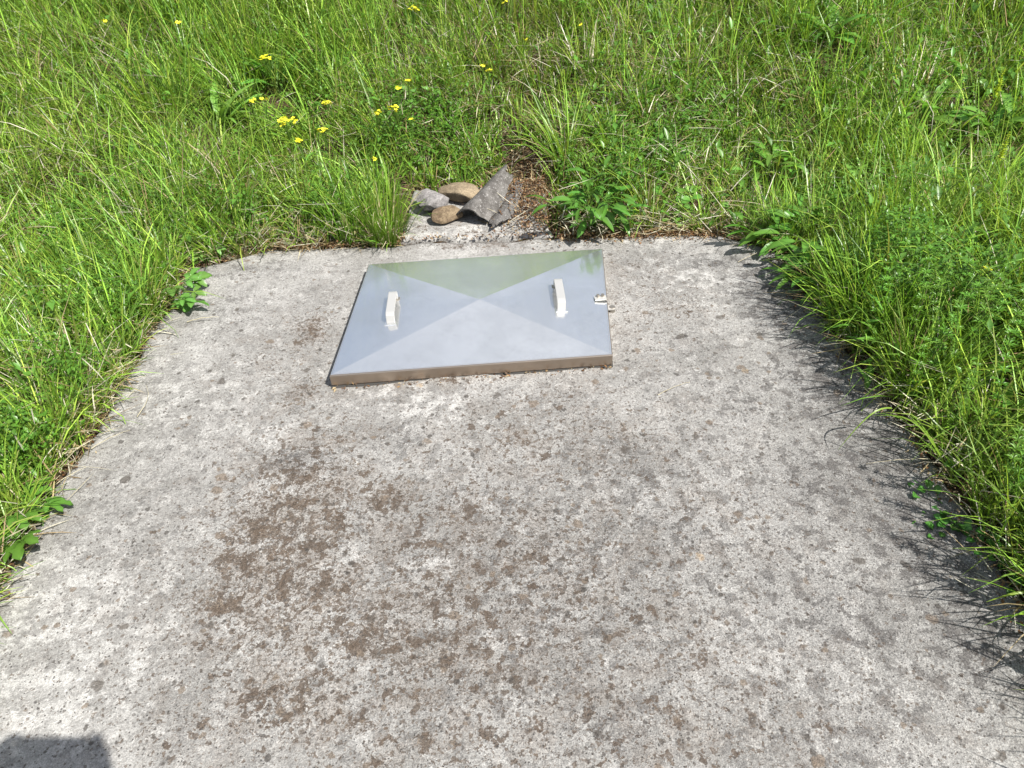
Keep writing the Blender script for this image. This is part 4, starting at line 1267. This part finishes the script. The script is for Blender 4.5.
for sd in (-1, 1):
    hip = add((sd * .085, 0, .84), .072, pel); kn = add((sd * .115, .02, .49), .058, hip); an = add((sd * .12, -.02, .09), .038, kn); toe = add((sd * .14, .14, .045), .034, an)
    sh = add((sd * .165, .02, 1.385), .060, che); el = add((sd * .245, .13, 1.16), .042, sh)
    wr = lp + rt * (sd * .115) - up * .045 - _fw * .055
    w = add(wr, .030, el); pm = add(lp + rt * (sd * .110) - up * .022 - _fw * .030, .042, w)
    for j, (uo, ln_) in enumerate(((.030, .9), (.010, 1.0), (-.010, .95), (-.030, .75))):
        a = add(lp + rt * (sd * .092) + up * uo + _fw * -.012, .0105, pm)
        b = add(lp + rt * (sd * .088) + up * (uo + .004) + _fw * .004, .0095, a)
        c_ = add(lp + rt * (sd * (.088 - .022 * ln_)) + up * (uo + .006) + _fw * .008, .0065, b)
    t1 = add(lp + rt * (sd * .085) - up * .018 - _fw * .030, .010, pm); t2 = add(lp + rt * (sd * .060) - up * .004 - _fw * .024, .0085, t1)
body = skin('body', V, E_, Rd, M_SKIN, person)
cl = NT('woven_jacket'); M_SHIRT = cl.done(cl.mix(cl.noise(90, 3), (.035, .05, .09), (.06, .08, .13)), .85)
cl = NT('denim'); M_JEAN = cl.done(cl.mix(cl.noise(140, 3), (.03, .045, .09), (.06, .08, .14)), .85)
V, E_, Rd = [], [], []
az_ = add((0, 0, .80), .150); a0 = add((0, 0, .92), .152, az_); a1 = add((0, .01, 1.12), .142, a0); a2 = add((0, .02, 1.30), .142, a1); add((0, .035, 1.41), .085, a2)
for sd in (-1, 1):
    sh = add((sd * .165, .02, 1.385), .074, a2); el = add((sd * .245, .13, 1.16), .056, sh)
    wr = lp + rt * (sd * .122) - up * .06 - _fw * .085
    add(wr, .036, el)
skin('jacket', V, E_, Rd, M_SHIRT, person, root=1)
V, E_, Rd = [], [], []
aw_ = add((0, 0, 1.08), .118); a0 = add((0, 0, .95), .136, aw_)
for sd in (-1, 1):
    hip = add((sd * .095, 0, .84), .102, a0); kn = add((sd * .115, .02, .49), .072, hip); add((sd * .12, -.02, .10), .058, kn)
skin('trousers', V, E_, Rd, M_JEAN, person, root=1)
for sd in (-1, 1):
    V, E_, Rd = [], [], []
    a0 = add((sd * .12, -.05, .055), .048); a1 = add((sd * .13, .07, .045), .046, a0); add((sd * .142, .165, .035), .034, a1)
    skin('shoe', V, E_, Rd, NT('shoe_leather').done((.03, .026, .022), .5), person)
V, E_, Rd = [], [], []
a0 = add((0, .03, 1.56), .066); a1 = add((0, .045, 1.64), .092, a0); a2 = add((0, .085, 1.70), .078, a1); add((0, .135, 1.685), .05, a2)
skin('hair', V, E_, Rd, NT('brown_hair').done((.045, .028, .018), .6), person)
for sd in (-1, 1):
    V, E_, Rd = [], [], []
    a0 = add((sd * .082, .085, 1.575), .012); add((sd * .090, .075, 1.61), .014, a0)
    skin('ear', V, E_, Rd, M_SKIN, person, levels=1)
    bm = bmesh.new(); bmesh.ops.create_uvsphere(bm, u_segments=10, v_segments=8, radius=.012)
    e_ = link('eye', bm_mesh('eye', bm, True), NT('eye_white').done((.6, .6, .58), .2), person); e_.location = (sd * .032, .172, 1.598)
V, E_, Rd = [], [], []
a0 = add((-.024, .158, 1.515), .006); a1 = add((0, .166, 1.512), .008, a0); add((.024, .158, 1.515), .006, a1)
skin('mouth', V, E_, Rd, NT('lips').done((.42, .20, .17), .5), person, root=1, levels=1)
bm = bmesh.new(); bm_box(bm, (0, 0, 0), (.152, .074, .009))
bmesh.ops.bevel(bm, geom=[e for e in bm.edges if abs(e.verts[0].co.z - e.verts[1].co.z) > .005], offset=.009, segments=4, affect='EDGES')
ph = link('mobile_phone', bm_mesh('mobile_phone', bm), NT('dark_phone_back').done((.02, .02, .025), .25))
ph.matrix_world = Matrix.Translation(phone_c) @ cam.matrix_world.to_3x3().to_4x4()
tag(ph, 'dark phone held level in both hands of the standing person', 'phone')
bm = bmesh.new(); bmesh.ops.create_cone(bm, segments=16, radius1=.006, radius2=.006, depth=.003, cap_ends=True, matrix=Matrix.Translation((.05, .012, -.0058)))
link('camera_lens', bm_mesh('camera_lens', bm), NT('lens_glass').done((.01, .01, .012), .08), ph)
